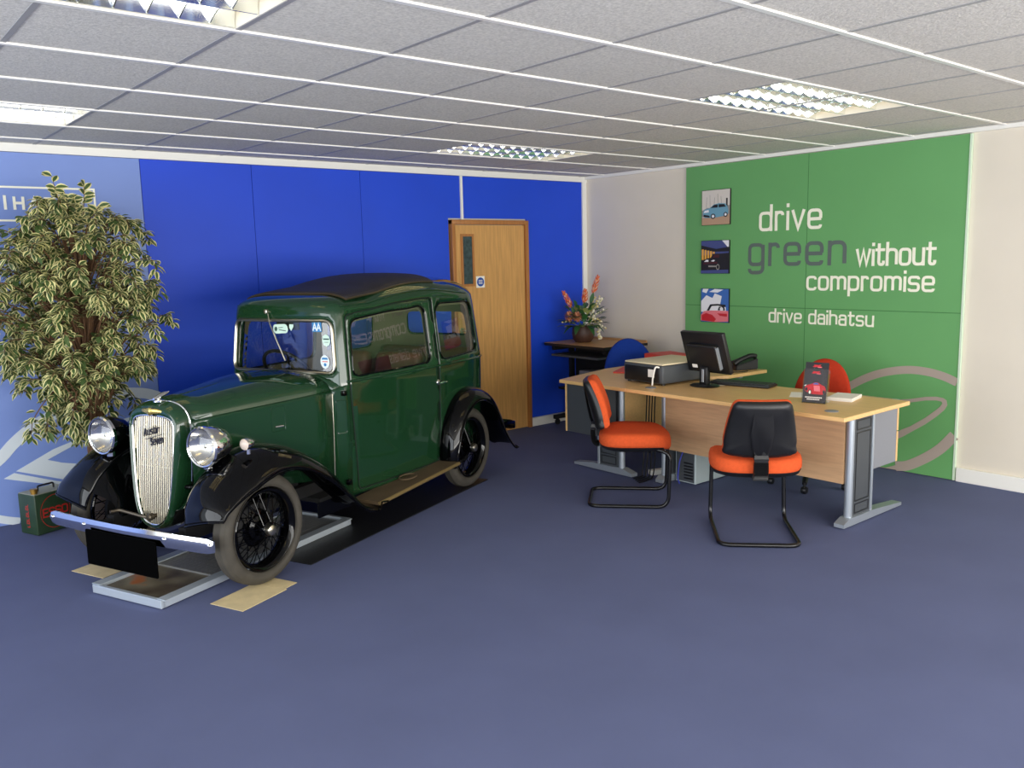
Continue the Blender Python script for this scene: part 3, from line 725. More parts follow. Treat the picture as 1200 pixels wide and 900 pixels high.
def ringm(k, du, back=None):
    out = []
    for (a, b), (c, d) in zip(IC, OC):
        v, z = a+(c-a)*k, b+(d-b)*k; out.append(Vector((uf(z)+du if back is None else back + (uf(z)-back)*du, v, z)))
    return out
bm = B(); loft(bm, [ringm(-.02, -.02), ringm(0, 0), ringm(.12, .012), ringm(.35, .017), ringm(.62, .010), ringm(.85, -.008), ringm(1.0, -.035), ringm(1.01, .3, .095), ringm(1.01, 0, .090)], closed=True)
rad = obj('radiator_shell', bm, M_cgreen, car, angle=50)
bm = B(); tube(bm, [p + Vector((.002, 0, 0)) for p in ringm(.02, .004)], .0055, 8, True); obj('grille_surround', bm, M_chrome, rad)
bm = B(); tube(bm, ringm(1.015, 0, .094), .0045, 8, True); obj('shell_bead', bm, M_chrome, rad)
bm = B(); f = [bm.verts.new(p) for p in ringm(.0, -.03)]; bm.faces.new(f); obj('radiator_core', bm, M_blackm, rad, smooth=False)
bm = B(); import bisect as _b
def grille_span(v):
    zs = []
    n = len(IC)
    for i in range(n):
        (a, b), (c, d) = IC[i], IC[(i+1) % n]
        if (a-v)*(c-v) <= 0 and a != c: zs.append(b+(d-b)*(v-a)/(c-a))
    return (min(zs), max(zs)) if len(zs) > 1 else None
NB = 21
for k in range(NB):
    v = -.148 + .296*k/(NB-1); sp = grille_span(v)
    if sp: tube(bm, [(uf(sp[0])-.004, v, sp[0]+.001), (uf(sp[1])-.004, v, sp[1]-.001)], .0036, 6)
grille = obj('grille', bm, mat('cream_nickel_bars', srgb(214, 206, 184), 0.32, 0.75), rad)
bm = B(); tube(bm, [(uf(.60)-.010, -.142, .60), (uf(.60)-.010, .142, .60)], .003, 6); obj('grille_rail', bm, M_chrome, rad)
bm = B()     # script on the grille
fsx = lambda a, b: Vector((uf(.76+b)+.004, a, .76+b))
text(bm, 'Austin', -.070, .056, 0.010, .030, .0045, fsx, (.003, 0, 0), gap=.4, shear=.25)
text(bm, 'Seven', -.030, .068, -.046, .030, .0045, fsx, (.003, 0, 0), gap=.4, shear=.25)
ribbon(bm, [(-.062, -.006), (.072, -.002)], .003, fsx, (.003, 0, 0))
bm.transform(Matrix.Translation((0, 0, .76)) @ Matrix.Rotation(math.radians(14), 4, 'X') @ Matrix.Translation((0, 0, -.76)))
obj('script_badge', bm, mat('dark_badge', srgb(52, 50, 56), 0.4, 0.5), rad)
# winged badge and bonnet mascot
bm = B()
for sgn in (1, -1):
    rg = []
    for k in range(9):
        t = k/8; w = .014*(1-t)**.6 + .001; c = Vector((.176-.038*t*t, sgn*(.004+.105*t), .893+.012*t-.022*t*t))
        rg.append([c + Vector((.007*math.cos(q), 0, w*math.sin(q))) for q in [2*PI*j/8 for j in range(8)]])
    loft(bm, rg, closed=True, caps=True)
lathe(bm, [(0, .006), (.012, .005), (.020, 0), (.020, -.006)], 20, Matrix.Translation((.178, 0, .892)) @ Matrix.Rotation(PI/2, 4, 'Y')); obj('winged_badge', bm, mat('gilt_badge', srgb(214, 186, 104), 0.25, 0.9), rad)
bm = B()
lathe(bm, [(.0, .0), (.026, .0), (.026, .008), (.012, .014), (.010, .022), (0, .022)], 20, Matrix.Translation((.115, 0, .934)))
rg = []
for k in range(11):
    t = k/10; w = .016*math.sin(PI*min(1, t*.9+.1))**.7+.001; rg.append([Vector((.145-.105*t, w*math.cos(q), .952+.028*t + w*.7*math.sin(q))) for q in [2*PI*j/10 for j in range(10)]])
loft(bm, rg, closed=True, caps=True); obj('mascot_cap', bm, M_chrome, rad)
# starting handle
bm = B(); tube(bm, [(.12, 0, .345), (.236, 0, .345)], .011, 10); lathe(bm, [(0, 0), (.019, 0), (.019, .022), (.012, .03), (0, .03)], 14, Matrix.Translation((.215, 0, .345)) @ Matrix.Rotation(PI/2, 4, 'Y'))
tube(bm, rpath([(.225, 0, .345), (.24, -.02, .345), (.25, -.205, .365), (.30, -.215, .367)], .02), .0085, 8); obj('starting_handle', bm, mat('dull_steel', srgb(96, 88, 76), .4, .8), car)

# --- wings
def wing(name, crown, vin, vout, drop, sgn, m=M_cblack, bulge=.03):
    c = crv([(a, 0, b) for a, b in crown], 6); N = len(c); rings = []; lip = []; inn = []
    def itp(arr, t):
        x = t*(len(arr)-1); i = min(len(arr)-2, int(x)); return arr[i] + (arr[i+1]-arr[i])*(x-i)
    for i, p in enumerate(c):
        a, b = c[max(0, i-1)], c[min(N-1, i+1)]; tg = (b-a).normalized(); n = Vector((-tg.z, 0, tg.x))
        if n.z < 0 and abs(n.z) > .3: n = -n
        ctr = Vector((-.0, 0, .29)) if crown[0][0] > -1 else Vector((-2.05, 0, .29))
        if n.dot(p-ctr) < 0: n = -n
        t = i/(N-1); vi, vo_, dp = itp(vin, t), itp(vout, t), itp(drop, t)
        w = vo_-vi; prof = [(0, -.05), (.05, -.026), (.15, -.008), (.30, 0), (.46, -.001), (.60, -.008), (.72, -.021), (.83, -.042), (.91, -.066), (.97, -.095), (1.0, -.12)]
        ti = max(0, 1-t/.16)*.055 if crown[0][0] > -1 else 0
        ring = [p + Vector((0, sgn*(vi + w*a_), -ti*(1-a_)**1.3)) + n*(h_/.12*dp) for a_, h_ in prof]
        rings.append(ring); lip.append(ring[-1]); inn.append(ring[0])
    bm = B(); loft(bm, rings); o = solid(obj(name, bm, m, car, angle=70), .004, 0)
    bm = B(); tube(bm, rings[0][:] + lip[1:], .0055, 6); obj('wing_bead', bm, m, o)
    return o, inn, lip
crownF = [(.335, .425), (.315, .490), (.255, .563), (.160, .632), (.035, .683), (-.10, .698), (-.26, .664), (-.405, .586), (-.535, .480), (-.655, .345), (-.755, .235), (-.84, .190), (-.93, .182)]
vinF = [.37, .35, .34, .33, .31, .31, .32, .34, .37, .40, .43, .455, .47]; voutF = [.625, .64, .645, .65, .65, .65, .65, .65, .65, .65, .655, .66, .66]; dropF = [.02, .045, .08, .11, .12, .12, .115, .105, .09, .07, .045, .025, .015]
crownR = [(-1.755, .20), (-1.772, .38), (-1.82, .535), (-1.92, .648), (-2.06, .708), (-2.22, .703), (-2.37, .638), (-2.485, .515), (-2.575, .36), (-2.66, .225), (-2.70, .185)]
vinR = [.50, .47, .44, .42, .41, .40, .39, .38, .38, .40, .42]; voutR = [.62, .635, .64, .64, .64, .64, .64, .64, .64, .64, .64]; dropR = [.03, .05, .07, .085, .09, .10, .11, .12, .11, .07, .03]
for sgn in (1, -1):
    w_, inn, lip = wing('front_wing', crownF, vinF, voutF, dropF, sgn)
    # valance between wing and radiator
    bm = B(); A_ = inn[6:46]; loft(bm, [[p for p in A_], [Vector((p.x*.9, sgn*(.24 + max(0, -p.x)*.18), .40 + .10*max(0, min(1, p.z-.3)))) for p in A_], [Vector((p.x*.85, sgn*(.19 + max(0, -p.x)*.2), .33)) for p in A_]])
    obj('valance', bm, M_cblack, car, angle=60)
    wing('rear_wing', crownR, vinR, voutR, dropR, sgn)
    # running board
    bm = B(); prism(bm, [(-.86, sgn*.45), (-.86, sgn*.645), (-1.775, sgn*.645), (-1.775, sgn*.45)], lambda a, b: Vector((a, b, .185 + .04*(-.86-a)/.915)), (0, 0, .022)); rb = obj('running_board', bm, M_board, car, smooth=False)
    bm = B(); tube(bm, [(-.86, sgn*.648, .196), (-1.775, sgn*.648, .236)], .012, 8); obj('edge_strip', bm, mat('worn_brass_edge', srgb(150, 128, 84), .4, .6), rb)
    bm = B(); tube(bm, [(-1.30+.07*math.cos(q), sgn*.55+.05*math.sin(q), .2285+.04*(-.86+1.30-.07*math.cos(q))/.915-.0005) for q in [2*PI*j/24 for j in range(24)]], .005, 6, True); obj('step_ring', bm, M_board, rb)
    bm = B(); box(bm, -1.77, -.60, sgn*.40-.006, sgn*.40+.006, .15, .24); obj('sill', bm, M_cblack, car, smooth=False)

# --- wheels
def wheel(u, sgn):
    M0 = Matrix.Translation((u, sgn*.535, .288)) @ Matrix.Rotation(-sgn*PI/2, 4, 'X')    # local +Z points outboard
    R = .288
    bm = B(); lathe(bm, [(.196, -.045), (.208, -.050), (.213, -.046), (.202, -.03), (.188, -.012), (.188, .012), (.202, .03), (.213, .046), (.208, .050), (.196, .045), (.181, .015), (.181, -.015)], 56, M0, close=True)
    w = obj('wheel', bm, M_cblack, car, angle=60)
    bm = B(); prof = []
    for k in range(25):
        a = math.radians(-128 + 256*k/24); rr = .0455; prof.append((.246 + rr*.93*math.cos(a), .054*math.sin(a)))
    for k, (r, h) in enumerate(prof):
        if abs(h) < .034 and r > .27: prof[k] = (.2875 - .0035*(k % 2), h)
    lathe(bm, prof, 72, M0, close=True)
    obj('tyre', bm, M_tyre, w, angle=40)
    bm = B()
    for r_ in (.222, .2745):
        tube(bm, [M0 @ Vector((r_*math.cos(2*PI*j/72), r_*math.sin(2*PI*j/72), .0505 if r_ < .25 else .0385)) for j in range(72)], .0016, 5, True)
    obj('sidewall_ring', bm, M_tyre, w)
    bm = B()
    for k in range(24):
        a = 2*PI*k/24
        for da, hz, rh, z2 in (((.55, .058, .040, .012), (.75, -.02, .062, -.012)) if k % 2 else ((-.55, .058, .040, .008), (-.75, -.02, .062, -.008))):
            tube(bm, [M0 @ Vector((rh*math.cos(a+da), rh*math.sin(a+da), hz)), M0 @ Vector((.190*math.cos(a), .190*math.sin(a), z2))], .0024, 5, cap=False)
    obj('spokes', bm, M_cblack, w)
    bm = B(); lathe(bm, [(0, -.05), (.10, -.05), (.10, -.035), (.066, -.025), (.062, -.010), (.040, .0), (.038, .062), (.034, .066), (0, .066)], 32, M0); obj('hub', bm, M_cblack, w)
    bm = B(); lathe(bm, [(.030, .060), (.030, .078), (.026, .088), (.014, .094), (0, .095)], 28, M0); obj('hub_cap', bm, M_nickel, w)
    bm = B(); lathe(bm, [(0, -.055), (.125, -.055), (.125, -.03), (.11, -.022), (.10, -.022), (.10, -.05)], 32, M0); obj('brake_drum', bm, M_blackm, w)
for u in (0.0, -2.05):
    for sgn in (1, -1): wheel(u, sgn)

# --- chassis, axle, springs
bm = B()
for sgn in (1, -1): box(bm, -2.45, .26, sgn*.27-.025, sgn*.27+.025, .26, .33)
box(bm, -2.40, -.62, -.40, .40, .235, .26); box(bm, -.62, .02, -.24, .24, .27, .46); box(bm, .0, .06, -.19, .19, .30, .86)
obj('chassis', bm, M_blackm, car, smooth=False)
bm = B(); tube(bm, [(0, -.50, .29), (0, .50, .29)], .020, 10); obj('axle', bm, M_blackm, car)
bm = B(); tube(bm, [(-2.05, -.50, .29), (-2.05, .50, .29)], .03, 10); lathe(bm, [(0, -.09), (.06, -.08), (.1, 0), (.06, .08), (0, .09)], 20, Matrix.Translation((-2.05, 0, .29)) @ Matrix.Rotation(PI/2, 4, 'X'))
obj('axle', bm, M_blackm, car)
bm = B()
for k in range(5): tube(bm, crv([(.02, -.40+.06*k, .36-.012*k), (.02, 0, .40-.012*k), (.02, .40-.06*k, .36-.012*k)], 5), .008, 6)
obj('leaf_spring', bm, M_blackm, car)
# --- bumpers and plate
def bar(u, zc, hl, m, h=.037, bow=.03):
    bm = B(); rings = []
    for k in range(33):
        v = -hl + 2*hl*k/32; uu = u - bow*(v/hl)**2; e = .75 if k in (0, 32) else 1.0
        rings.append([Vector((uu+.008, v, zc+h*e*.55)), Vector((uu+.004, v, zc+h*e)), Vector((uu-.004, v, zc+h*e)), Vector((uu-.006, v, zc)), Vector((uu-.004, v, zc-h*e)), Vector((uu+.004, v, zc-h*e)), Vector((uu+.008, v, zc-h*e*.55)), Vector((uu+.012, v, zc))])
    loft(bm, rings, closed=True, caps=True); return obj('bumper', bm, m, car, angle=50)
fbm = bar(.395, .312, .605, M_chrome)
bm = B()
for v in (-.585, -.30, .30, .585): lathe(bm, [(0, .018), (.010, .014), (.013, 0), (.013, -.012)], 12, Matrix.Translation((.398-.03*(v/.605)**2, v, .318)) @ Matrix.Rotation(PI/2, 4, 'Y'))
obj('bumper_bolt', bm, M_chrome, fbm)
bm = B()
for v in (-.28, .28):
    bm = B(); tube(bm, [(.22, v*.96, .30), (.395, v, .312)], .014, 8); obj('bumper_bracket', bm, M_blackm, fbm)
bm = B(); q = rpath([(-.262, .118, 0), (.262, .118, 0), (.262, .305, 0), (-.262, .305, 0)], .008, True, 2); prism(bm, [(p.x, p.y) for p in q], lambda a, b: Vector((.418, a, b)), (-.006, 0, 0)); obj('number_plate', bm, mat('plain_black_plate', (.0012, .0012, .0012), .9, spec=.02), car, smooth=False)
rbm = bar(-2.735, .335, .60, M_chrome, bow=-.03)
bm = B()
for v in (-.27, .27):
    bm = B(); tube(bm, [(-2.44, v, .30), (-2.73, v, .335)], .014, 8); obj('bumper_bracket', bm, M_blackm, rbm)
# --- lamps
def headlamp(sgn):
    M0 = Matrix.Translation((.185, sgn*.378, .738)) @ Matrix.Rotation(PI/2, 4, 'Y')
    bm = B(); lathe(bm, [(.098, .0), (.0985, -.03), (.092, -.075), (.072, -.125), (.040, -.155), (0, -.165)], 40, M0)
    h = obj('headlamp', bm, M_chrome if sgn > 0 else M_cblack, car, angle=50)
    if sgn < 0:
        h['label'] = 'headlamp with black shell'
    bm = B(); lathe(bm, [(.092, .010), (.099, .014), (.106, .006), (.106, -.010), (.099, -.016)], 40, M0); obj('lamp_rim', bm, M_chrome, h)
    bm = B(); lathe(bm, [(.092, .004), (.080, -.022), (.055, -.048), (.02, -.062), (0, -.063)], 40, M0); obj('reflector', bm, M_reflector, h)
    bm = B(); lathe(bm, [(0, -.01), (.011, -.014), (.013, -.024), (.008, -.04), (.008, -.06)], 14, M0); obj('bulb', bm, M_nickel, h)
    bm = B(); lathe(bm, [(.094, .006), (.070, .020), (.035, .029), (0, .032)], 40, M0); obj('lamp_lens', bm, M_lens, h)
    bm = B(); tube(bm, [(.15, sgn*.365, .65), (.12, sgn*.365, .60), (.10, sgn*.36, .50)], .014, 10); lathe(bm, [(0, 0), (.024, 0), (.024, .03), (0, .045)], 14, Matrix.Translation((.15, sgn*.365, .622))); obj('lamp_bracket', bm, M_chrome, h)
    bm = B(); tube(bm, [(.09, sgn*.37, .70), (.05, sgn*.25, .73), (.03, sgn*.215, .735)], .006, 6); obj('lamp_stay', bm, M_chrome, h)
    M1 = Matrix.Translation((.075, sgn*.545, .742)) @ Matrix.Rotation(PI/2, 4, 'Y')
    bm = B(); lathe(bm, [(.030, 0), (.031, -.012), (.026, -.04), (.012, -.062), (0, -.066)], 24, M1); s = obj('side_lamp', bm, M_chrome, car)
    bm = B(); lathe(bm, [(.029, .0), (.022, .008), (0, .013)], 24, M1); obj('lens', bm, mat('frosted_lens', srgb(206, 190, 178), .3), s)
    bm = B(); tube(bm, [(.05, sgn*.545, .69), (.05, sgn*.545, .72)], .012, 10); obj('stalk', bm, M_chrome, s)
for sgn in (1, -1): headlamp(sgn)
bm = B(); tube(bm, crv([(.10, -.36, .52), (.13, -.2, .50), (.13, .2, .50), (.10, .36, .52)], 6), .012, 8); obj('lamp_bar', bm, M_cblack, car)
# --- door handle, wiper, stickers
sh = s_of(-1.752); p = Soff(sh, .80, .0)
bm = B(); lathe(bm, [(0, .006), (.016, .005), (.02, 0)], 16, Matrix.Translation(p) @ Matrix.Rotation(-PI/2, 4, 'X')); tube(bm, [p, p+Vector((0, .035, 0))], .008, 8)
tube(bm, [p+Vector((.045, .036, 0)), p+Vector((.0, .040, .002)), p+Vector((-.05, .036, -.002))], [.006, .009, .005], 8); obj('door_handle', bm, M_chrome, door_l)
bm = B(); a = Soff(-.10, 1.325, .012); b = Soff(-.085, 1.27, .014); c = Soff(-.02, 1.16, .012); d = Soff(.045, 1.045, .010)
tube(bm, [a, b, c], .0035, 6); tube(bm, [Soff(-.05, 1.21, .012), c, d], .005, 6); lathe(bm, [(0, .02), (.014, .016), (.016, 0)], 12, Matrix.Translation(Soff(-.12, 1.335, 0)) @ Matrix.Rotation(PI/2, 4, 'Y')); obj('wiper', bm, M_nickel, wsf)
M_stk = mat('pale_green_sticker', srgb(206, 232, 216), .6); M_stb = mat('blue_sticker', srgb(52, 128, 186), .6); M_std = mat('dark_sticker_print', srgb(40, 78, 72), .6); M_stw = mat('white_sticker', srgb(226, 236, 240), .6)
def sticker(poly, m, extra=(), label=None):
    ms = [m]; bm = B()
    vs = [bm.verts.new(Soff(a, b, -.004)) for a, b in poly]; bm.faces.new(vs)
    for k, (pl, mm) in enumerate(extra):
        if mm not in ms: ms.append(mm)
        f = bm.faces.new([bm.verts.new(Soff(a, b, -.0034)) for a, b in pl]); f.material_index = ms.index(mm)
    o = obj('windscreen_sticker', bm, ms, wsf, smooth=False)
    if label: o['label'] = label
q = [(p.x, p.y) for p in rpath([(-.065, 1.205, 0), (.062, 1.212, 0), (.052, 1.267, 0), (-.075, 1.262, 0)], .03, True, 5)]
sticker(q, M_stk, [(disc(-.045, 1.235, .012, .014), M_std), ([(-.025, 1.24), (.015, 1.243), (.015, 1.247), (-.025, 1.244)], M_std), ([(-.02, 1.228), (.04, 1.222), (.04, 1.227), (-.02, 1.233)], M_std)], 'pale rounded sticker')
sticker([(.085, 1.225), (.105, 1.25), (.105, 1.265), (.07, 1.265), (.068, 1.245)], M_stk, (), 'small pale shield sticker')
sticker([(.258, 1.222), (.332, 1.222), (.332, 1.284), (.258, 1.284)], M_stb, [], 'blue square sticker with pale letters')
bm = B(); text(bm, 'AA', .262, .328, 1.228, .036, .008, lambda a, b: Soff(a, b, -.0032), (.0006, 0, 0), gap=.15); obj('sticker_letters', bm, M_stw, wsf, smooth=False)
sticker(disc(.362, 1.172, .031, .037, 8), M_stk, [([(.34, 1.176), (.384, 1.176), (.384, 1.184), (.34, 1.184)], M_std), ([(.348, 1.16), (.376, 1.16), (.376, 1.163), (.348, 1.163)], M_std)], 'pale eight-sided sticker')
sticker(disc(.342, 1.045, .034, .040, 20), M_stw, [([(.318, 1.058), (.366, 1.058), (.36, 1.07), (.324, 1.07)], M_stb), (disc(.342, 1.028, .010, .010), M_stb), ([(.322, 1.044), (.362, 1.044), (.362, 1.049), (.322, 1.049)], M_redp)], 'round white and blue sticker')
# --- inside the cab
bm = B(); box(bm, -.96, -.87, -.42, .42, .80, .955, .02); obj('dashboard', bm, M_oakf, car)
bm = B(); tilt = Matrix.Translation((-1.10, -.22, .93)) @ Matrix.Rotation(math.radians(-52), 4, 'Y')
tube(bm, [tilt @ Vector((.185*math.cos(q), .185*math.sin(q), 0)) for q in [2*PI*j/40 for j in range(40)]], .012, 8, True)
for k in range(3): tube(bm, [tilt @ Vector((0, 0, 0)), tilt @ Vector((.18*math.cos(2*PI*k/3+.5), .18*math.sin(2*PI*k/3+.5), 0))], .008, 6)
lathe(bm, [(0, .02), (.03, .015), (.03, -.01)], 16, tilt); tube(bm, [tilt @ Vector((0, 0, 0)), (-.88, -.22, .74)], .014, 8); obj('steering_wheel', bm, M_black, car)
for sgn in (1, -1):
    bm = B(); box(bm, -1.62, -1.20, sgn*.225-.19, sgn*.225+.19, .42, .56, .05, 4); st_ = obj('front_seat', bm, M_leather, car)
    bm = B(); box(bm, -.06, .06, -.19, .19, 0, .50, .05, 4, M=Matrix.Translation((-1.62, sgn*.225, .52)) @ Matrix.Rotation(math.radians(-14), 4, 'Y')); obj('backrest', bm, M_leather, st_)
bm = B(); box(bm, -2.35, -1.95, -.42, .42, .42, .56, .05, 4); st_ = obj('rear_seat', bm, M_leather, car)
bm = B(); box(bm, -.06, .06, -.42, .42, 0, .46, .05, 4, M=Matrix.Translation((-2.34, 0, .52)) @ Matrix.Rotation(math.radians(-10), 4, 'Y')); obj('backrest', bm, M_leather, st_)
bm = cab_part(lambda c: not inw(c) and c[1] > .25 and (c[1] > 1.33 or abs((c[0]+LT/2) % LT - LT/2) > .52))
for v in bm.verts: v.co = Vector((-1.6 + (v.co.x+1.6)*.965, v.co.y*.945, v.co.z - .028*max(0, (v.co.z-.9)/.6)))
obj('headlining', bm, M_lining, car, angle=60)
bm = B(); box(bm, -.885, -.872, -.09, .09, 1.225, 1.275, .005); tube(bm, [(-.875, 0, 1.26), (-.86, 0, 1.30)], .005, 6); obj('rear_view_mirror', bm, M_black, car)

# ------------------------------------------------------------------ under and beside the car
CARM = Matrix.Translation((CX, CY, 0)) @ Matrix.Rotation(CAR_ANG, 4, 'Z')
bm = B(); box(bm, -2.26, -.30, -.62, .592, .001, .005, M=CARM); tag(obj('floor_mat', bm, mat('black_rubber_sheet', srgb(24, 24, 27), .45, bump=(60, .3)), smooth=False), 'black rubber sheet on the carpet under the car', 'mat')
t = thing('drip_tray', 'silver framed drip tray with a rusty base, on the carpet under the car nose', 'tray', (0, 0, 0)); t.matrix_world = CARM
ty0, ty1, tx0, tx1 = -.150, .330, -.95, .465
bm = B()
for a, b, c, d in ((tx0, tx1, ty0-.012, ty0+.012), (tx0, tx1, ty1-.012, ty1+.012), (tx1-.012, tx1+.012, ty0-.012, ty1+.012), (tx0-.012, tx0+.012, ty0-.012, ty1+.012)): box(bm, a, b, c, d, .006, .048, .002, 1)
for c in (ty0, ty1): box(bm, tx0, tx1, c-.03, c+.03, .044, .0495)
obj('frame', bm, mat('aluminium_angle', srgb(206, 216, 224), .35, .55), t, smooth=False)
M_rust = bpy.data.materials.new('rusty_tray'); M_rust.use_nodes = True
n_ = M_rust.node_tree; b_ = n_.nodes['Principled BSDF']; tc = n_.nodes.new('ShaderNodeTexCoord'); nz = n_.nodes.new('ShaderNodeTexNoise'); nz.inputs['Scale'].default_value = 5; nz.inputs['Detail'].default_value = 6
rp = n_.nodes.new('ShaderNodeValToRGB'); rp.color_ramp.elements[0].position = .38; rp.color_ramp.elements[0].color = (*srgb(74, 62, 48), 1); rp.color_ramp.elements[1].position = .62; rp.color_ramp.elements[1].color = (*srgb(120, 112, 92), 1)
e_ = rp.color_ramp.elements.new(.70); e_.color = (*srgb(160, 92, 48), 1)
n_.links.new(tc.outputs['Object'], nz.inputs['Vector']); n_.links.new(nz.outputs['Fac'], rp.inputs[0]); n_.links.new(rp.outputs[0], b_.inputs['Base Color']); b_.inputs['Roughness'].default_value = .4
bm = B(); box(bm, tx0+.012, tx1-.012, ty0+.012, ty1-.012, .006, .026); obj('base_plate', bm, M_rust, t, smooth=False)
bm = B(); box(bm, tx0+.03, .10, ty0+.012, ty1-.035, .0265, .036)
for k in range(28):
    x = .085 - .034*k
    for j in range(14):
        y = ty0 + .03 + .031*j; box(bm, x-.011, x+.011, y-.004, y+.004, .036, .0375)
obj('tread_plate', bm, mat('grey_tread_plate', srgb(150, 150, 148), .4, .5), t, smooth=False)
# cards under the tyres
M_card = mat('buff_card', srgb(214, 194, 148), .8, noise=(14, .1))
bm = B(); box(bm, .022, .322, .50, .715, .001, .0035, M=CARM); tag(obj('card_sheet', bm, M_card, smooth=False), 'buff card sheet under the near front tyre of the car', 'card')
bm = B(); box(bm, -.07, .018, .50, .70, .001, .0032, M=CARM); tag(obj('card_sheet', bm, M_card, smooth=False), 'second buff card strip just behind the near front tyre', 'card')
bm = B(); box(bm, -.02, .318, -.56, -.30, .001, .0035, M=CARM); tag(obj('card_sheet', bm, M_card, smooth=False), 'buff card sheet under the far front tyre, beside the drip tray', 'card')

# green oil can
t = thing('oil_can', 'green oil can with red lettering on the carpet by the wall, left of the car', 'can', (1.042, 5.916, 0), 0)
M_can = mat('can_green', srgb(38, 60, 38), .45, noise=(10, .15)); M_canr = mat('can_red', srgb(178, 38, 30), .5)
cw, cd, chh = .125, .085, .258
R_ = Matrix.Rotation(math.radians(22), 4, 'Z')
bm = B(); box(bm, -cw, cw, -cd, cd, 0.002, chh, .008, 3, M=R_); obj('can_body', bm, M_can, t)
bm = B(); box(bm, -cw+.004, cw-.004, -cd+.004, cd-.004, chh-.004, chh+.003, .002, 1, M=R_); obj('can_top', bm, mat('worn_tin', srgb(166, 164, 142), .45, .4), t, smooth=False)
bm = B(); lathe(bm, [(0, 0), (.019, 0), (.019, .012), (.022, .012), (.022, .03), (0, .032)], 20, R_ @ Matrix.Translation((-cw+.03, -cd+.045, chh+.002))); obj('cap', bm, mat('brass_cap', srgb(170, 130, 60), .35, .8), t)
bm = B(); tube(bm, rpath([(-.045, 0, chh), (-.045, 0, chh+.034), (.06, 0, chh+.034), (.06, 0, chh)], .012), .006, 8)
bm.transform(R_); obj('carry_handle', bm, M_black, t)
fc = lambda a, b: R_ @ Vector((a, -cd-.0005, b))
bm = B(); text(bm, 'ESSO', -.082, .088, .104, .044, .0095, fc, (0, -.0012, 0), gap=.3)
ribbon(bm, [(.003+.098*math.cos(2*PI*k/40), .133+.105*math.sin(2*PI*k/40)) for k in range(40)], .0035, fc, (0, -.0008, 0), True)
obj('lettering', bm, M_canr, t, smooth=False)
bm = B(); fsd = lambda a, b: R_ @ Vector((-cw-.0005, -a, b))
for k in range(7):
    z = .05 + .022*k; ribbon(bm, [(-.012, z), (.012, z), (.012, z+.013), (-.012, z+.013)][: (4 if k % 2 else 3)], .005, fsd, (-.0008, 0, 0), k % 2 == 1)
obj('side_marking', bm, M_canr, t, smooth=False)

# ------------------------------------------------------------------ desks
ZT = .73
def slab(bm, poly, z0, z1): return prism(bm, poly, lambda a, b: Vector((a, b, z0)), (0, 0, z1-z0))
def leg_panel(par, x, ax, p0, p1, q0, q1, face):
    """T-foot end frame in the plane perpendicular to ax; p0,p1 post positions; q0,q1 foot ends"""
    def bx(bm, a0, a1, w, z0, z1, bev=0.004):
        if ax == 'x': box(bm, a0, a1, x-w, x+w, z0, z1, bev)
        else: box(bm, x-w, x+w, a0, a1, z0, z1, bev)
    bm = B()
    v3 = (lambda a, z: Vector((a, x-.032, z))) if ax == 'x' else (lambda a, z: Vector((x-.032, a, z)))
    d = (0, .064, 0) if ax == 'x' else (.064, 0, 0)
    prism(bm, [(q0, .008), (q1, .008), (q1, .028), (p1+.05, .052), (p0-.03, .056), (q0, .030)], v3, d)
    foot = obj('foot', bm, M_silver, par, smooth=False)
    bm = B()
    for q in (q0+.04, q1-.04): lathe(bm, [(0, 0), (.018, 0), (.018, .009), (0, .009)], 14, Matrix.Translation((q, x, 0) if ax == 'x' else (x, q, 0)))
    obj('glide', bm, M_black, foot)
    bm = B(); s = .022
    tube(bm, [((p0, x, .05) if ax == 'x' else (x, p0, .05)), ((p0, x, .662) if ax == 'x' else (x, p0, .662))], .024, 14)
    obj('post', bm, M_silver, par)
    bm = B(); bx(bm, p1-.010, p1+.010, .024, .05, .662); obj('post', bm, M_silver, par, smooth=False)
    bm = B(); bx(bm, min(p0, p1)+.02, max(p0, p1)-.010, .016, .052, .66, .002)
    lp_ = obj('cable_panel', bm, M_dgrey, par, smooth=False)
    bm = B(); lo, hi = min(p0, p1)+.045, max(p0, p1)-.03
    for z0_, z1_ in ((.07, .125), (.145, .56), (.58, .635)):
        f_ = (lambda a, z: Vector((a, x+face*.0165, z))) if ax == 'x' else (lambda a, z: Vector((x+face*.0165, a, z)))
        ribbon(bm, [(lo, z0_), (hi, z0_), (hi, z1_), (lo, z1_)], .006, f_, ((0, face*.002, 0) if ax == 'x' else (face*.002, 0, 0)), True)
    obj('panel_ribs', bm, M_black, lp_, smooth=False)
    bm = B(); bx(bm, q0+.06, q1-.06, .022, .662, .703); obj('top_rail', bm, M_silver, par, smooth=False)
dk = thing('desk', 'long beech desk with brown front panel, on the side nearest the camera', 'desk', (0, 0, 0))
bm = B(); slab(bm, [(4.28, 2.34), (5.035, 2.34), (5.035, 3.945), (4.28, 3.945)], ZT-.025, ZT); bmesh.ops.bevel(bm, geom=bm.edges[:], offset=.003, segments=1, affect='EDGES'); obj('desk_top', bm, M_beech, dk, smooth=False)
bm = B(); box(bm, 4.640, 4.658, 2.535, 3.895, .255, .70); obj('modesty_panel', bm, M_beechv, dk, smooth=False)
leg_panel(dk, 2.51, 'x', 4.665, 4.90, 4.565, 5.275, -1)
leg_panel(dk, 3.92, 'x', 4.665, 4.90, 4.60, 5.10, 1)
bm = B(); box(bm, 4.925, 5.215, 2.50, 2.88, .30, .70, .003, 1); pd = obj('pedestal', bm, M_mgrey, dk, smooth=False)
for z0, z1 in ((.302, .495), (.50, .698)):
    bm = B(); box(bm, 5.216, 5.234, 2.498, 2.882, z0, z1, .002, 1); obj('drawer_front', bm, M_beech, pd, smooth=False)
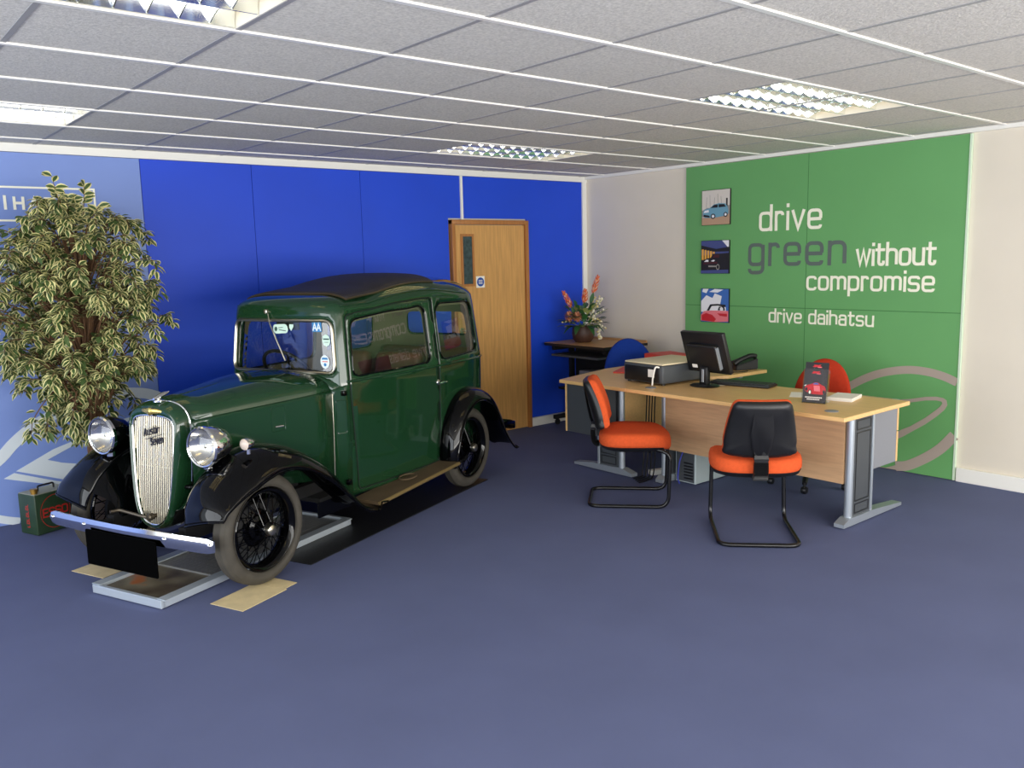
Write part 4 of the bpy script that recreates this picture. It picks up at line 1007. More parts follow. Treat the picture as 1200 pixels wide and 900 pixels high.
bm = B(); lathe(bm, [(0, .0), (.038, .0), (.038, .002), (.034, .0035), (0, .0035)], 28, Matrix.Translation((4.425, 2.50, ZT))); obj('grommet', bm, M_mgrey, dk)
bm = B(); lathe(bm, [(0, .0), (.038, .0), (.038, .002), (.034, .0035), (0, .0035)], 28, Matrix.Translation((4.42, 3.84, ZT))); obj('grommet', bm, M_mgrey, dk)

rt = thing('return_desk', 'beech return desk carrying the laser printer, beyond the long desk', 'desk', (0, 0, 0))
bm = B(); slab(bm, [(4.28, 3.949), (5.04, 3.949), (5.12, 3.87), (5.26, 3.80), (5.71, 3.775), (5.71, 4.79), (4.95, 4.79), (4.28, 4.615)], ZT-.025, ZT); bmesh.ops.bevel(bm, geom=bm.edges[:], offset=.003, segments=1, affect='EDGES'); obj('desk_top', bm, M_beech, rt, smooth=False)
leg_panel(rt, 4.605, 'y', 4.285, 4.51, 4.16, 4.77, -1)
leg_panel(rt, 5.58, 'y', 4.285, 4.51, 3.86, 4.77, 1)
bm = B(); box(bm, 4.63, 5.56, 4.29, 4.308, .255, .70); obj('modesty_panel', bm, M_beech, rt, smooth=False)
bm = B(); box(bm, 4.335, 4.55, 4.29, 4.592, .335, .70, .003, 1); pd = obj('pedestal', bm, M_dgrey, rt, smooth=False)
bm = B(); box(bm, 4.333, 4.552, 4.593, 4.610, .333, .702, .002, 1); obj('drawer_front', bm, M_beech, pd, smooth=False)

# ------------------------------------------------------------------ visitor chairs
def sup(a, b, n=3.0, N=40, bias=0.0):
    out = []
    for k in range(N):
        t = 2*PI*k/N; c, s = math.cos(t), math.sin(t)
        x = a*math.copysign(abs(c)**(2/n), c); y = b*math.copysign(abs(s)**(2/n), s); out.append((x, y*(1+bias*x/a)))
    return out
def seat_cushion(par, m):
    bm = B(); rg = []
    for sc, z in ((.90, .392), (.97, .400), (1.0, .420), (1.0, .452), (.975, .472), (.90, .484), (.6, .490), (.2, .489)):
        rg.append([Vector((x*sc + .01, y*sc, z - (.030*max(0, (x*sc-.10)/.13)**2) + .010*abs(y*sc/.24)**3*(1 if sc < .98 else .4))) for x, y in sup(.238, .256, 3.0, 44, -.06)])
    loft(bm, rg, closed=True, caps=True); obj('seat', bm, m, par, angle=80)
    bm = B(); rg = []
    for sc, z in ((.55, .366), (.80, .372), (.95, .388), (.985, .408)):
        rg.append([Vector((x*sc + .01, y*sc, z - (.018*max(0, (x*sc-.10)/.13)**2))) for x, y in sup(.238, .256, 3.0, 44, -.06)])
    loft(bm, rg, closed=True, caps=True); obj('seat_shell', bm, M_black, par, angle=80)
def back_outline(w0, w1, h, N=48):
    pts = [(-w0*.86, 0), (w0*.86, 0), (w0, h*.16), (w0*.985, h*.36), (w1*1.05, h*.80), (w1*.90, h*.97), (w1*.55, h), (-w1*.55, h), (-w1*.90, h*.97), (-w1*1.05, h*.80), (-w0*.985, h*.36), (-w0, h*.16)]
    c = crv([(a, b, 0) for a, b in pts], 4, True); return [(p.x, p.y) for p in c]
def chair_back(par, m, MB, w0=.198, w1=.160, h=.335):
    """local: y across, z up, +x forward"""
    ol = back_outline(w0, w1, h); cz = h*.47
    def rg(sc, x, b): return [MB @ Vector((x + b*(abs(y*sc)/w0)**2 + .016*math.sin(PI*max(0, min(1, (cz+(z-cz)*sc)/h))), y*sc, cz + (z-cz)*sc)) for y, z in ol]
    bm = B(); loft(bm, [rg(.94, -.004, .03), rg(.98, .010, .03), rg(1.0, .034, .03), rg(.94, .054, .03), rg(.72, .066, .028), rg(.3, .069, .02)], closed=True, caps=True); obj('backrest', bm, m, par, angle=80)
    bm = B(); loft(bm, [rg(.985, .014, .03), rg(1.0, -.004, .03), rg(.955, -.020, .03), rg(.80, -.030, .028), rg(.45, -.034, .02)], closed=True, caps=True); obj('back_shell', bm, M_black, par, angle=80)
    bm = B(); loft(bm, [[MB @ Vector((-.036+d, y, z)) for y, z, d in ((-.05, .28, .012), (-.062, .16, .003), (-.052, .07, .0), (-.025, .0, .002), (.025, .0, .002), (.052, .07, .0), (.062, .16, .003), (.05, .28, .012))],
                        [MB @ Vector((-.046+d, y*.8, z)) for y, z, d in ((-.05, .27, .022), (-.062, .16, .006), (-.052, .075, .0), (-.025, .01, .002), (.025, .01, .002), (.052, .075, .0), (.062, .16, .006), (.05, .27, .022))]], closed=True, caps=True)
    obj('spine', bm, M_black, par, angle=80)
def visitor_chair(label, loc, rz):
    t = thing('visitor_chair', label, 'chair', loc, rz, None)
    seat_cushion(t, M_orange)
    MB = Matrix.Translation((-.225, 0, .505)) @ Matrix.Rotation(math.radians(-16), 4, 'Y')
    chair_back(t, M_orange, MB)
    bm = B(); pc = rpath([(-.05, 0, .385), (-.26, 0, .385), (-.272, 0, .45), (-.262, 0, .56)], .06, False, 8); rings = []
    dense = [a.lerp(b, k/4) for a, b in zip(pc, pc[1:]) for k in range(4)]
    for k, p in enumerate(dense):
        i = min(k, len(dense)-2); tg = (dense[i+1]-dense[i]).normalized(); n = Vector((-tg.z, 0, tg.x)); w = .036 + (.004 if k % 2 else 0); hh = .011 + (.004 if k % 2 else 0)
        rings.append([p + Vector((0, y, 0)) + n*z for y, z in ((-w, -hh), (w, -hh), (w, hh), (-w, hh))])
    loft(bm, rings, closed=True, caps=True); obj('bellows_bracket', bm, M_black, t, smooth=False)
    bm = B(); r = .0125
    path = rpath([(.0, -.17, .385), (.16, -.20, .39), (.235, -.215, .36), (.225, -.222, r), (-.29, -.222, r), (-.29, .222, r), (.225, .222, r), (.235, .215, .36), (.16, .20, .39), (.0, .17, .385)], .075, False, 8)
    tube(bm, path, r, 12); obj('cantilever_frame', bm, M_blacks, t, angle=80)
    bm = B()
    for y in (-.12, .12): box(bm, -.10, .12, y-.015, y+.015, .372, .388)
    obj('seat_bracket', bm, M_black, t, smooth=False); return t
visitor_chair('orange chair with black frame seen from its side, at the left end of the desks', (4.180, 3.785, 0), math.radians(-48))
visitor_chair('orange chair with black frame seen from behind, in front of the long desk', (4.172, 2.838, 0), math.radians(43))

def swivel_chair(label, loc, rz, m, bw, bh, zb, shape):
    t = thing('swivel_chair', label, 'chair', loc, rz)
    seat_cushion(t, m)
    MB = Matrix.Translation((-.20, 0, zb)) @ Matrix.Rotation(math.radians(-10), 4, 'Y')
    if shape == 'round':
        ol = [(bw*math.cos(q), bh*.30 + (bh*.70 if math.sin(q) > 0 else bh*.30)*math.sin(q)) for q in [2*PI*k/48 for k in range(48)]]
        def rg(sc, x, cz=bh*.4): return [MB @ Vector((x + .03*(y*sc/bw)**2, y*sc, cz+(z-cz)*sc)) for y, z in ol]
        bm = B(); loft(bm, [rg(.97, -.012), rg(1, .0), rg(1, .02), rg(.94, .036), rg(.6, .045)], closed=True, caps=True); obj('backrest', bm, m, t, angle=80)
    else: chair_back(t, m, MB, bw*.97, bw*.74, bh)
    bm = B(); tube(bm, rpath([(-.02, 0, .38), (-.25, 0, .38), (-.26, 0, zb+.12)], .06), .016, 8); tube(bm, [(0, 0, .10), (0, 0, .385)], .028, 14); obj('column', bm, M_black, t)
    for k in range(5):
        a = 2*PI*k/5+.3; bm = B(); tube(bm, [(0, 0, .115), (.16*math.cos(a), .16*math.sin(a), .105), (.26*math.cos(a), .26*math.sin(a), .07)], [.028, .022, .016], 10); lg = obj('base_arm', bm, M_black, t)
        bm = B(); lathe(bm, [(.0, -.02), (.022, -.018), (.026, -.01), (.026, .01), (.022, .018), (0, .02)], 16, Matrix.Translation((.26*math.cos(a), .26*math.sin(a), .026)) @ Matrix.Rotation(PI/2, 4, 'X')); tube(bm, [(.26*math.cos(a), .26*math.sin(a), .03), (.26*math.cos(a), .26*math.sin(a), .075)], .008, 8); obj('castor', bm, M_black, lg)
    return t
swivel_chair('blue fabric swivel chair with a wide round back, behind the return desk', (5.385, 4.86, 0), math.radians(235), M_bluef, .225, .47, .45, 'round')
swivel_chair('dark red swivel chair behind the long desk, in front of the green panel', (5.33, 3.17, 0), math.radians(188), M_red, .205, .42, .455, 'round')

# ------------------------------------------------------------------ computer station with flowers
t = thing('computer_trolley', 'black computer trolley with brown top in the corner, holding the flower pot', 'trolley', (0, 0, 0))
X0, X1, Y0, Y1, ZZ = 5.50, 6.085, 5.33, 6.13, .82
bm = B(); slab(bm, [(X0, Y0), (X1, Y0), (X1, Y1), (X0, Y1)], ZZ-.025, ZZ); obj('trolley_top', bm, M_dkbeech, t, smooth=False)
bm = B(); box(bm, X0-.004, X0, Y0, Y1, ZZ-.027, ZZ-.002); box(bm, X0, X1, Y0-.004, Y0, ZZ-.027, ZZ-.002); obj('edge_band', bm, M_black, t, smooth=False)
bm = B(); box(bm, X1-.02, X1, Y0, Y1, ZZ, ZZ+.02); obj('back_lip', bm, M_dkbeech, t, smooth=False)
for y in (Y0+.06, Y1-.06):
    bm = B(); box(bm, X0+.28, X0+.33, y-.02, y+.02, .10, ZZ-.025, .004); box(bm, X0+.06, X1-.03, y-.02, y+.02, .06, .10, .004); box(bm, X0+.06, X1-.08, y-.018, y+.018, ZZ-.075, ZZ-.026); lg = obj('leg', bm, M_blackm, t, smooth=False)
    for x in (X0+.10, X1-.08):
        bm = B(); lathe(bm, [(0, -.012), (.026, -.012), (.030, -.006), (.030, .006), (.026, .012), (0, .012)], 18, Matrix.Translation((x, y, .031)) @ Matrix.Rotation(PI/2, 4, 'X')); obj('castor', bm, M_black, lg)
bm = B(); box(bm, X0+.005, X0+.33, Y0+.09, Y1-.09, ZZ-.125, ZZ-.105, .003, 1); obj('keyboard_tray', bm, M_dgrey, t, smooth=False)
bm = B(); box(bm, X0+.10, X1-.04, Y0+.08, Y1-.08, .36, .38); obj('lower_shelf', bm, M_blackm, t, smooth=False)
bm = B(); box(bm, X0+.34, X0+.36, Y0+.08, Y1-.08, .38, ZZ-.03); obj('back_panel', bm, M_blackm, t, smooth=False)
bm = B(); box(bm, X0+.14, X0+.32, 5.62, 5.80, .382, .56, .006); tag(obj('grey_box', bm, M_mgrey), 'small grey box on the lower shelf of the black trolley', 'box')

random.seed(4)
def leaf(bm, base, d, up, L, w, m1, m2=None, fold=.25, droop=.25):
    d = d.normalized(); s = d.cross(up)
    if s.length < 1e-4: s = d.orthogonal()
    s.normalize(); n = s.cross(d).normalized(); pr = [(0, .12), (.25, .8), (.5, 1), (.75, .72), (1, .04)]; C_ = []; A_ = []; D_ = []; I1 = []; I2 = []
    for t, ww in pr:
        c = base + d*L*t - Vector((0, 0, 1))*droop*L*t*t
        C_.append(bm.verts.new(c)); A_.append(bm.verts.new(c + s*w*ww/2 + n*fold*w*ww/2)); D_.append(bm.verts.new(c - s*w*ww/2 + n*fold*w*ww/2))
        if m2 is not None:
            k = .52; I1.append(bm.verts.new(c + s*w*ww/2*k + n*fold*w*ww/2*k)); I2.append(bm.verts.new(c - s*w*ww/2*k + n*fold*w*ww/2*k))
    for i in range(4):
        if m2 is None:
            bm.faces.new((C_[i], C_[i+1], A_[i+1], A_[i])).material_index = m1; bm.faces.new((D_[i], D_[i+1], C_[i+1], C_[i])).material_index = m1
        else:
            for q, mm in (((C_[i], C_[i+1], I1[i+1], I1[i]), m1), ((I1[i], I1[i+1], A_[i+1], A_[i]), m2), ((I2[i], I2[i+1], C_[i+1], C_[i]), m1), ((D_[i], D_[i+1], I2[i+1], I2[i]), m2)):
                bm.faces.new(q).material_index = mm
t = thing('flower_arrangement', 'silk flower arrangement in a brown pot with orange and white blooms, on the black trolley', 'flowers', (5.76, 5.86, ZZ))
bm = B(); lathe(bm, [(0, 0), (.075, 0), (.098, .03), (.108, .08), (.104, .13), (.094, .155), (.084, .155), (.088, .12), (0, .12)], 32); obj('pot', bm, mat('brown_pot', srgb(72, 46, 34), .5, noise=(12, .2)), t)
mg1, mg2, mg3 = mat('flower_leaf_green', srgb(44, 92, 44), .5), mat('olive_leaf', srgb(142, 148, 84), .55), mat('blue_green_leaf', srgb(84, 112, 100), .55)
bm = B()
for k in range(110):
    a = random.uniform(0, 2*PI); el = random.uniform(.05, 1.45); r = random.uniform(.03, .17); b = Vector((.05*math.cos(a), .05*math.sin(a), .15)) + Vector((math.cos(a)*math.cos(el)*r, math.sin(a)*math.cos(el)*r, math.sin(el)*r*1.25))
    leaf(bm, b, Vector((math.cos(a)*math.cos(el), math.sin(a)*math.cos(el), math.sin(el)*.8)), Vector((0, 0, 1)), random.uniform(.06, .11), random.uniform(.04, .062), random.choice((0, 0, 1, 2)))
for a, L in ((3.6, .14), (4.4, .15), (5.2, .13), (2.9, .13)): leaf(bm, Vector((.09*math.cos(a), .09*math.sin(a), .16)), Vector((math.cos(a), math.sin(a), .25)), Vector((0, 0, 1)), L, .06, 0, droop=.8)
obj('leaves', bm, [mg1, mg2, mg3], t)
RV = Vector((.77, -.64, 0)); mo1, mo2 = mat('orange_bract', srgb(228, 112, 66), .6), mat('salmon_bract', srgb(240, 176, 134), .6)
def torch(p0, p1, L, w):
    p0, p1 = Vector(p0), Vector(p1); d = (p1-p0).normalized(); bm = B(); tube(bm, [p0, p1], .005, 6)
    o = obj('stem', bm, mg1, t)
    bm = B(); s = d.orthogonal().normalized(); q = d.cross(s)
    for k in range(44):
        f = k/44; a = k*2.4; rad = w*math.sin(PI*min(1, f*.85+.15))**.8; c = p1 + d*L*f*.85; o_ = (s*math.cos(a)+q*math.sin(a)); leaf(bm, c + o_*rad*.4, (d*1.3 + o_*.75), o_, .045*(1-.35*f), .018, k % 3 == 0, droop=0)
    obj('flower_spike', bm, [mo1, mo2], o)
    bm = B(); leaf(bm, p1-d*.10, d + s*.1, s, .12, .04, 0, droop=0); leaf(bm, p1-d*.09, d - s*.15, -s, .10, .04, 0, droop=0); obj('sheath', bm, mg1, o)
torch((0, 0, .12), tuple(RV*.10 + Vector((0, 0, .46))), .20, .036); torch((0, 0, .12), tuple(-RV*.12 + Vector((.02, 0, .33))), .20, .030); torch((0, 0, .12), tuple(RV*.01 + Vector((0, -.01, .37))), .15, .036)
for p in (-RV*.13 + Vector((-.05, -.05, .255)), -RV*.045 + Vector((-.08, -.07, .25))):
    bm = B()
    for k in range(60):
        a = k*2.4; z = 1-2*(k+.5)/60; r = math.sqrt(1-z*z); d = Vector((r*math.cos(a), r*math.sin(a), z)); leaf(bm, p + d*.02, d, Vector((0, 0, 1)) if abs(z) < .9 else Vector((1, 0, 0)), .035, .02, k % 4 == 0, droop=0)
    obj('round_bloom', bm, [mat('rust_bloom', srgb(190, 122, 84), .7), mo2], t)
bm = B(); st_pts = []
for k in range(8):
    a = -.69 + random.uniform(-.7, .7); L = random.uniform(.16, .26); dz = random.choice((.22, .12, .0, .05, -.08))
    p = crv([Vector((.04, -.04, .16)), Vector((.10*math.cos(a), .10*math.sin(a), .22+dz*.2)), Vector((L*math.cos(a), L*math.sin(a), .20+dz))], 8); tube(bm, p, .0025, 5); st_pts += p[6:]
p = crv([Vector((.06, -.05, .16)), Vector((.11, -.09, .14)), Vector((.115, -.105, .06)), Vector((.13, -.11, .03))], 8); tube(bm, p, .003, 5); st_pts += p[6:] + p[8:]
p = crv([Vector((-.06, .0, .16)), Vector((-.12, .07, .20)), Vector((-.17, .10, .19))], 6); tube(bm, p, .0025, 5); st_pts += p[6:]
tr = obj('trailing_stems', bm, mg2, t)
bm = B()
for p in st_pts:
    if random.random() < .8:
        mi_ = 0 if random.random() < .7 else 1; r = bmesh.ops.create_icosphere(bm, subdivisions=1, radius=random.uniform(.009, .014), matrix=Matrix.Translation(p + Vector((random.uniform(-.012, .012), random.uniform(-.012, .012), random.uniform(-.004, .012)))))
        for f in {f for v in r['verts'] for f in v.link_faces}: f.material_index = mi_
obj('white_blossom', bm, [mat('white_petal', srgb(240, 234, 206), .7), mat('cream_petal', srgb(226, 206, 140), .7)], tr)

# ------------------------------------------------------------------ variegated fig tree
t = thing('potted_fig_tree', 'tall potted fig tree with cream-edged leaves, between the car and the pale blue panel', 'plant', (1.31, 5.60, 0))
bm = B(); lathe(bm, [(0, 0), (.13, 0), (.15, .02), (.18, .26), (.19, .30), (.175, .30), (.165, .27), (0, .27)], 36); obj('pot', bm, mat('dark_pot', srgb(48, 38, 32), .5), t)
M_bark = mat('fig_bark', srgb(104, 74, 48), .85, noise=(30, .25), bump=(60, .6), stretch=(4, 4, .6))
bm = B()
for k in range(7):
    a0 = 2*PI*k/7; pts = []
    for j in range(24):
        z = .25 + 1.25*j/23; r = .042*(1 + .6*max(0, z-.9)); a = a0 + z*2.2; pts.append((r*math.cos(a)-.03*(z-.3)*0.8, r*math.sin(a), z))
    tube(bm, pts, [.024-.011*j/23 for j in range(24)], 8)
obj('trunk', bm, M_bark, t)
bmB = B(); bmL = B(); random.seed(11)
def lobes():
    # crown envelope radius by height, read off the outline of the tree
    tab = [(.62, .10), (.72, .24), (.86, .36), (1.0, .40), (1.15, .45), (1.3, .50), (1.45, .53), (1.6, .52), (1.75, .49), (1.9, .40), (2.0, .26), (2.08, .10), (2.2, .03)]
    return tab
TAB = lobes()
def rad_at(z):
    for (a, b), (c, d) in zip(TAB, TAB[1:]):
        if a <= z <= c: return b+(d-b)*(z-a)/(c-a)
    return .05
TR_ = [Vector((-.03*(z-.3)*.8, 0, z)) for z in (.7, .9, 1.1, 1.3, 1.45)]
nl = 0
for k in range(235):
    z = random.choice((random.uniform(.70, 2.02), random.uniform(.95, 1.93))); a = random.uniform(0, 2*PI); r = .88*rad_at(z)*random.uniform(.50, 1.04)*(1 + .16*math.sin(3*a + 7*z) + .10*math.sin(11*z - 2*a))
    y_ = r*math.sin(a)
    tip = Vector((r*math.cos(a)-.05, min(.40, y_), z)); z0 = max(.62, min(1.5, z - .25 - .30*random.random())); st0 = Vector((-.02, 0, z0))
    if z < .85: z0 = .92; st0 = Vector((-.02, 0, z0))
    mid = st0.lerp(tip, .55) + Vector((0, 0, .10)); p = crv([st0, mid, tip + Vector((0, 0, .02)), tip + (tip-mid)*.25 + Vector((0, 0, -.06))], 6)
    tube(bmB, p, [.006-.0045*i/(len(p)-1) for i in range(len(p))], 5, cap=False)
    for i in range(6, len(p)):
        for j in range(random.choice((2, 3, 3, 4))):
            aa = random.uniform(0, 2*PI); d = (p[i]-p[i-1]).normalized(); o_ = Vector((math.cos(aa), math.sin(aa), random.uniform(-.7, .35)))
            base = p[i] + o_*.012; base.y = min(base.y, .46)
            leaf(bmL, base, d*.5 + o_, Vector((random.uniform(-.4, .4), random.uniform(-.6, .1), 1)), random.uniform(.042, .066), random.uniform(.025, .038), 0, 1 if random.random() < .84 else 0, fold=.25, droop=random.uniform(.0, .4)); nl += 1
for sx, h in ((-.12, 2.17), (.05, 2.12), (-.06, 2.08), (-.02, 2.04), (-.18, 2.02), (.12, 2.0)):
    p = crv([Vector((-.02, 0, 1.5)), Vector((sx*.6, 0, 1.9)), Vector((sx, -.02, h))], 8); tube(bmB, p, [.005-.0036*q/(len(p)-1) for q in range(len(p))], 5, cap=False)
    for i in range(5, len(p)):
        for j in range(2 - (i % 2)):
            aa = random.uniform(0, 2*PI); leaf(bmL, p[i], Vector((math.cos(aa), .4*math.sin(aa)-.2, random.uniform(.2, .9))), Vector((random.uniform(-.4, .4), -1, .5)), random.uniform(.055, .085), .038, 0, 1)
obj('branches', bmB, M_bark, t)
obj('foliage', bmL, [mat('fig_leaf_green', srgb(70, 92, 48), .45, noise=(6, .2)), mat('fig_leaf_cream', srgb(216, 208, 146), .5, noise=(6, .08))], t)['kind'] = 'stuff'

# ------------------------------------------------------------------ things on and under the desks
# printer
t = thing('laser_printer', 'dark grey desktop printer with a pale top, on the return desk', 'printer', (4.77, 4.00, ZT), math.radians(-4))
bm = B(); box(bm, -.24, .25, -.20, .19, .012, .140, .012, 3); obj('printer_body', bm, M_dgrey, t)
bm = B(); box(bm, -.235, .25, -.195, .185, .141, .153, .006, 2); obj('printer_lid', bm, mat('cream_plastic', srgb(226, 212, 176), .5), t)
bm = B(); box(bm, -.246, -.236, -.17, .17, .02, .125, .004, 2); obj('front_cover', bm, M_black, t)
bm = B(); box(bm, -.2475, -.246, -.125, -.065, .055, .11); obj('printer_label', bm, M_paper, t, smooth=False)
bm = B(); tube(bm, rpath([(-.245, -.17, .130), (-.275, -.165, .140), (-.285, -.15, .06), (-.285, -.145, .006)], .02), .006, 8); obj('white_lever', bm, M_paper, t)
bm = B()
for x in (-.2, .2):
    for y in (-.17, .17): lathe(bm, [(0, 0), (.014, 0), (.014, .012), (0, .012)], 12, Matrix.Translation((x, y, 0)))
obj('printer_foot', bm, M_black, t)
# red folders
bm = B(); box(bm, -.16, .16, -.12, .12, 0, .012, .002, 1, M=Matrix.Translation((4.99, 4.52, ZT)) @ Matrix.Rotation(.5, 4, 'Z')); tag(obj('red_folder', bm, M_redp, smooth=False), 'red folder lying flat on the return desk, beside the printer near the blue chair', 'folder')
t = thing('document_tray', 'red document tray behind the printer on the return desk', 'tray', (5.50, 4.58, ZT), -.25)
bm = B(); box(bm, -.13, .13, -.17, .17, 0, .006); box(bm, -.13, -.124, -.17, .17, .006, .085); box(bm, -.13, .13, .164, .17, .006, .085); box(bm, -.13, .13, -.17, -.164, .006, .085); obj('tray_body', bm, M_redp, t, smooth=False)
bm = B(); box(bm, -.12, .13, -.16, .16, .007, .088); obj('tray_contents', bm, M_redp, t, smooth=False)
# monitor seen from behind
MR = math.radians(-3)
t = thing('computer_monitor', 'black flat computer monitor seen from behind, on the long desk', 'monitor', (4.72, 3.613, ZT), MR)   # local +x = screen side
bm = B(); lathe(bm, [(0, 0), (.092, 0), (.100, .006), (.085, .013), (.03, .018), (0, .018)], 40, Matrix.Diagonal((.9, 1.1, 1, 1))); obj('stand_base', bm, M_black, t)
bm = B(); box(bm, -.022, .018, -.034, .034, .016, .135, .006, 2); nk = obj('stand_neck', bm, M_black, t)
bm = B(); box(bm, -.025, -.021, -.010, .010, .03, .12, .001, 1); obj('cable_clip', bm, M_silver, nk, smooth=False)
TI = Matrix.Translation((0.0, 0, .225)) @ Matrix.Rotation(math.radians(-19), 4, 'Y') @ Matrix.Rotation(math.radians(0), 4, 'X')
bm = B(); box(bm, .0, .035, -.185, .185, -.145, .155, .006, 2, M=TI); obj('display', bm, M_black, t)
bm = B(); box(bm, .0355, .037, -.168, .168, -.125, .138, M=TI); obj('screen', bm, mat('dark_screen', srgb(12, 14, 18), .15), t, smooth=False)
bm = B(); box(bm, -.035, .0, -.13, .13, -.115, .075, .012, 3, M=TI); obj('rear_housing', bm, M_black, t)
bm = B(); box(bm, -.034, -.004, -.1345, -.1295, -.10, .06, .001, 1, M=TI); obj('silver_side_strip', bm, M_silver, t, smooth=False)
bm = B(); box(bm, -.0365, -.0345, .06, .105, -.095, -.070, M=TI); obj('rear_label', bm, M_paper, t, smooth=False)
# keyboard
t = thing('keyboard', 'black keyboard on the long desk, right of the monitor', 'keyboard', (4.915, 3.45, ZT), math.radians(12))
bm = B(); box(bm, -.075, .075, -.225, .225, .003, .018, .005, 2); obj('keyboard_case', bm, M_black, t)
bm = B()
for r in range(5):
    for k in range(15):
        y = -.205 + .0285*k; x = .05-.024*r; box(bm, x-.010, x+.010, y-.012, y+.012, .018, .025)
obj('keys', bm, mat('dark_keys', srgb(40, 40, 42), .5), t, smooth=False)
# telephone
t = thing('desk_telephone', 'black desk telephone on the far end of the return desk, before the green panel', 'telephone', (5.62, 3.96, ZT), math.radians(160))
bm = B(); prism(bm, [(-.10, 0), (.10, 0), (.10, .035), (-.10, .085)], lambda a, b: Vector((a, -.095, b+.002)), (0, .19, 0)); bmesh.ops.bevel(bm, geom=bm.edges[:], offset=.006, segments=2, affect='EDGES'); obj('phone_body', bm, M_black, t)
bm = B(); tube(bm, rpath([(-.10, .06, .10), (-.06, .06, .112), (.06, .06, .075), (.10, .06, .05)], .03), .019, 10); obj('handset', bm, M_black, t)
bm = B()
for i in range(4):
    for j in range(3): box(bm, .0+.022*i-.03, .016+.022*i-.03, -.07+.03*j, -.05+.03*j, .062-.0055*i, .070-.0055*i)
obj('phone_keys', bm, M_dgrey, t, smooth=False)
bm = B(); tube(bm, crv([(5.49, 3.96, ZT+.006), (5.40, 3.88, ZT+.006), (5.44, 3.83, ZT+.006), (5.52, 3.82, ZT+.006)], 6), .004, 6); tag(obj('telephone_cord', bm, M_black), 'black telephone cord on the far end of the return desk', 'cord')
# brochure holder
BA = math.radians(-65)+PI/2-math.radians(90)
t = thing('brochure_holder', 'clear brochure holder of black leaflets with a red car, on the long desk', 'brochure holder', (4.60, 2.715, ZT), math.radians(-196+0))
t.rotation_euler = (0, 0, math.radians(180+14))      # local +x faces the visitors
TI = Matrix.Translation((.012, 0, .004)) @ Matrix.Rotation(math.radians(-13), 4, 'Y')
M_acr = glass_mat('clear_acrylic', (.99, .99, .99), 1.18)
bm = B(); box(bm, .000, .0025, -.072, .072, 0, .205, M=TI); box(bm, -.035, -.0325, -.072, .072, 0, .235, M=TI); box(bm, -.035, .0025, -.0735, -.0715, 0.002, .20, M=TI); box(bm, -.035, .0025, .0715, .0735, 0, .20, M=TI); box(bm, -.10, .018, -.072, .072, .0005, .003); obj('acrylic_stand', bm, M_acr, t, smooth=False)
M_leaf_dk = mat('charcoal_leaflet', srgb(46, 42, 44), .5); M_leaf_bk = mat('black_leaflet', srgb(20, 18, 20), .5)
def leaflet(x, ztop, m, full_print):
    bm = B(); ms = [m, M_paper, c_redp, c_dk, c_db, c_pink]; box(bm, x-.0045, x, -.0685, .0685, .001, ztop, M=TI)
    f = lambda a, b: TI @ Vector((x+.0003, -.0685+a*.137, b*.235))      # a: 0..1 left to right as read
    d = TI.to_3x3() @ Vector((.0003, 0, 0)); zt = ztop/.235
    prism(bm, [(.30, zt-.12), (.38, zt-.08), (.34, zt-.06), (.55, zt-.07), (.68, zt-.05), (.62, zt-.09), (.72, zt-.115), (.58, zt-.13), (.5, zt-.11), (.42, zt-.125)], f, d, 2)
    prism(bm, [(.52, zt-.135), (.70, zt-.135), (.70, zt-.118), (.52, zt-.118)], f, d*1.3, 5)
    if full_print:
        prism(bm, [(.06, .37), (.14, .44), (.36, .48), (.48, .53), (.66, .52), (.76, .47), (.90, .44), (.98, .36), (.95, .27), (.85, .22), (.40, .22), (.20, .26), (.08, .30)], f, d, 2)
        prism(bm, [(.40, .47), (.48, .515), (.62, .51), (.66, .47)], f, d*1.4, 4); prism(bm, [(.38, .48), (.46, .54), (.66, .535), (.72, .48), (.64, .52), (.48, .525)], f, d*1.6, 3); prism(bm, [(.44, .44), (.70, .44), (.74, .30), (.48, .30)], f, d*1.4, 5)
        prism(bm, disc(.30, .27, .075, .065), f, d*1.6, 3); prism(bm, disc(.30, .265, .045, .045), f, d*1.9, 1); prism(bm, disc(.14, .34, .06, .045), f, d*1.5, 3); prism(bm, disc(.90, .29, .05, .05), f, d*1.5, 3); prism(bm, [(.04, .43), (.12, .46), (.13, .44), (.06, .41)], f, d*1.5, 1)
        for k, (a0, a1, z_) in enumerate(((.12, .86, .135), (.20, .76, .085))):
            n = 11 if k == 0 else 8
            for q in range(n):
                aa = a0+(a1-a0)*q/n; w = (a1-a0)/n*.72; prism(bm, [(aa, z_-.014), (aa+w, z_-.014), (aa+w, z_+.016), (aa, z_+.016)], f, d, 1)
    o = tag(obj('leaflet', bm, ms, smooth=False), 'front leaflet in the clear holder, red car on charcoal' if full_print else 'taller black leaflet standing behind the charcoal one in the clear holder', 'leaflet')
    o.matrix_world = Matrix.Translation(t.location) @ t.rotation_euler.to_matrix().to_4x4(); return o
leaflet(-.003, .205, M_leaf_dk, True); leaflet(-.012, .245, M_leaf_bk, False)
bm = B()
for k in range(5): box(bm, -.105+.002*(k % 2), .105, -.075, .075-.003*(k % 3), .004*k, .004*k+.0035, M=Matrix.Translation((4.86, 2.665, ZT)) @ Matrix.Rotation(.22, 4, 'Z'))
tag(obj('paper_stack', bm, M_paper, smooth=False), 'white paper stack on the long desk, right of the brochure holder', 'paper')
bm = B(); box(bm, -.10, .10, -.07, .07, 0, .0012, M=Matrix.Translation((4.82, 2.93, ZT)) @ Matrix.Rotation(.5, 4, 'Z')); tag(obj('paper_sheet', bm, M_paper, smooth=False), 'single white sheet on the long desk, left of the brochure holder', 'paper')
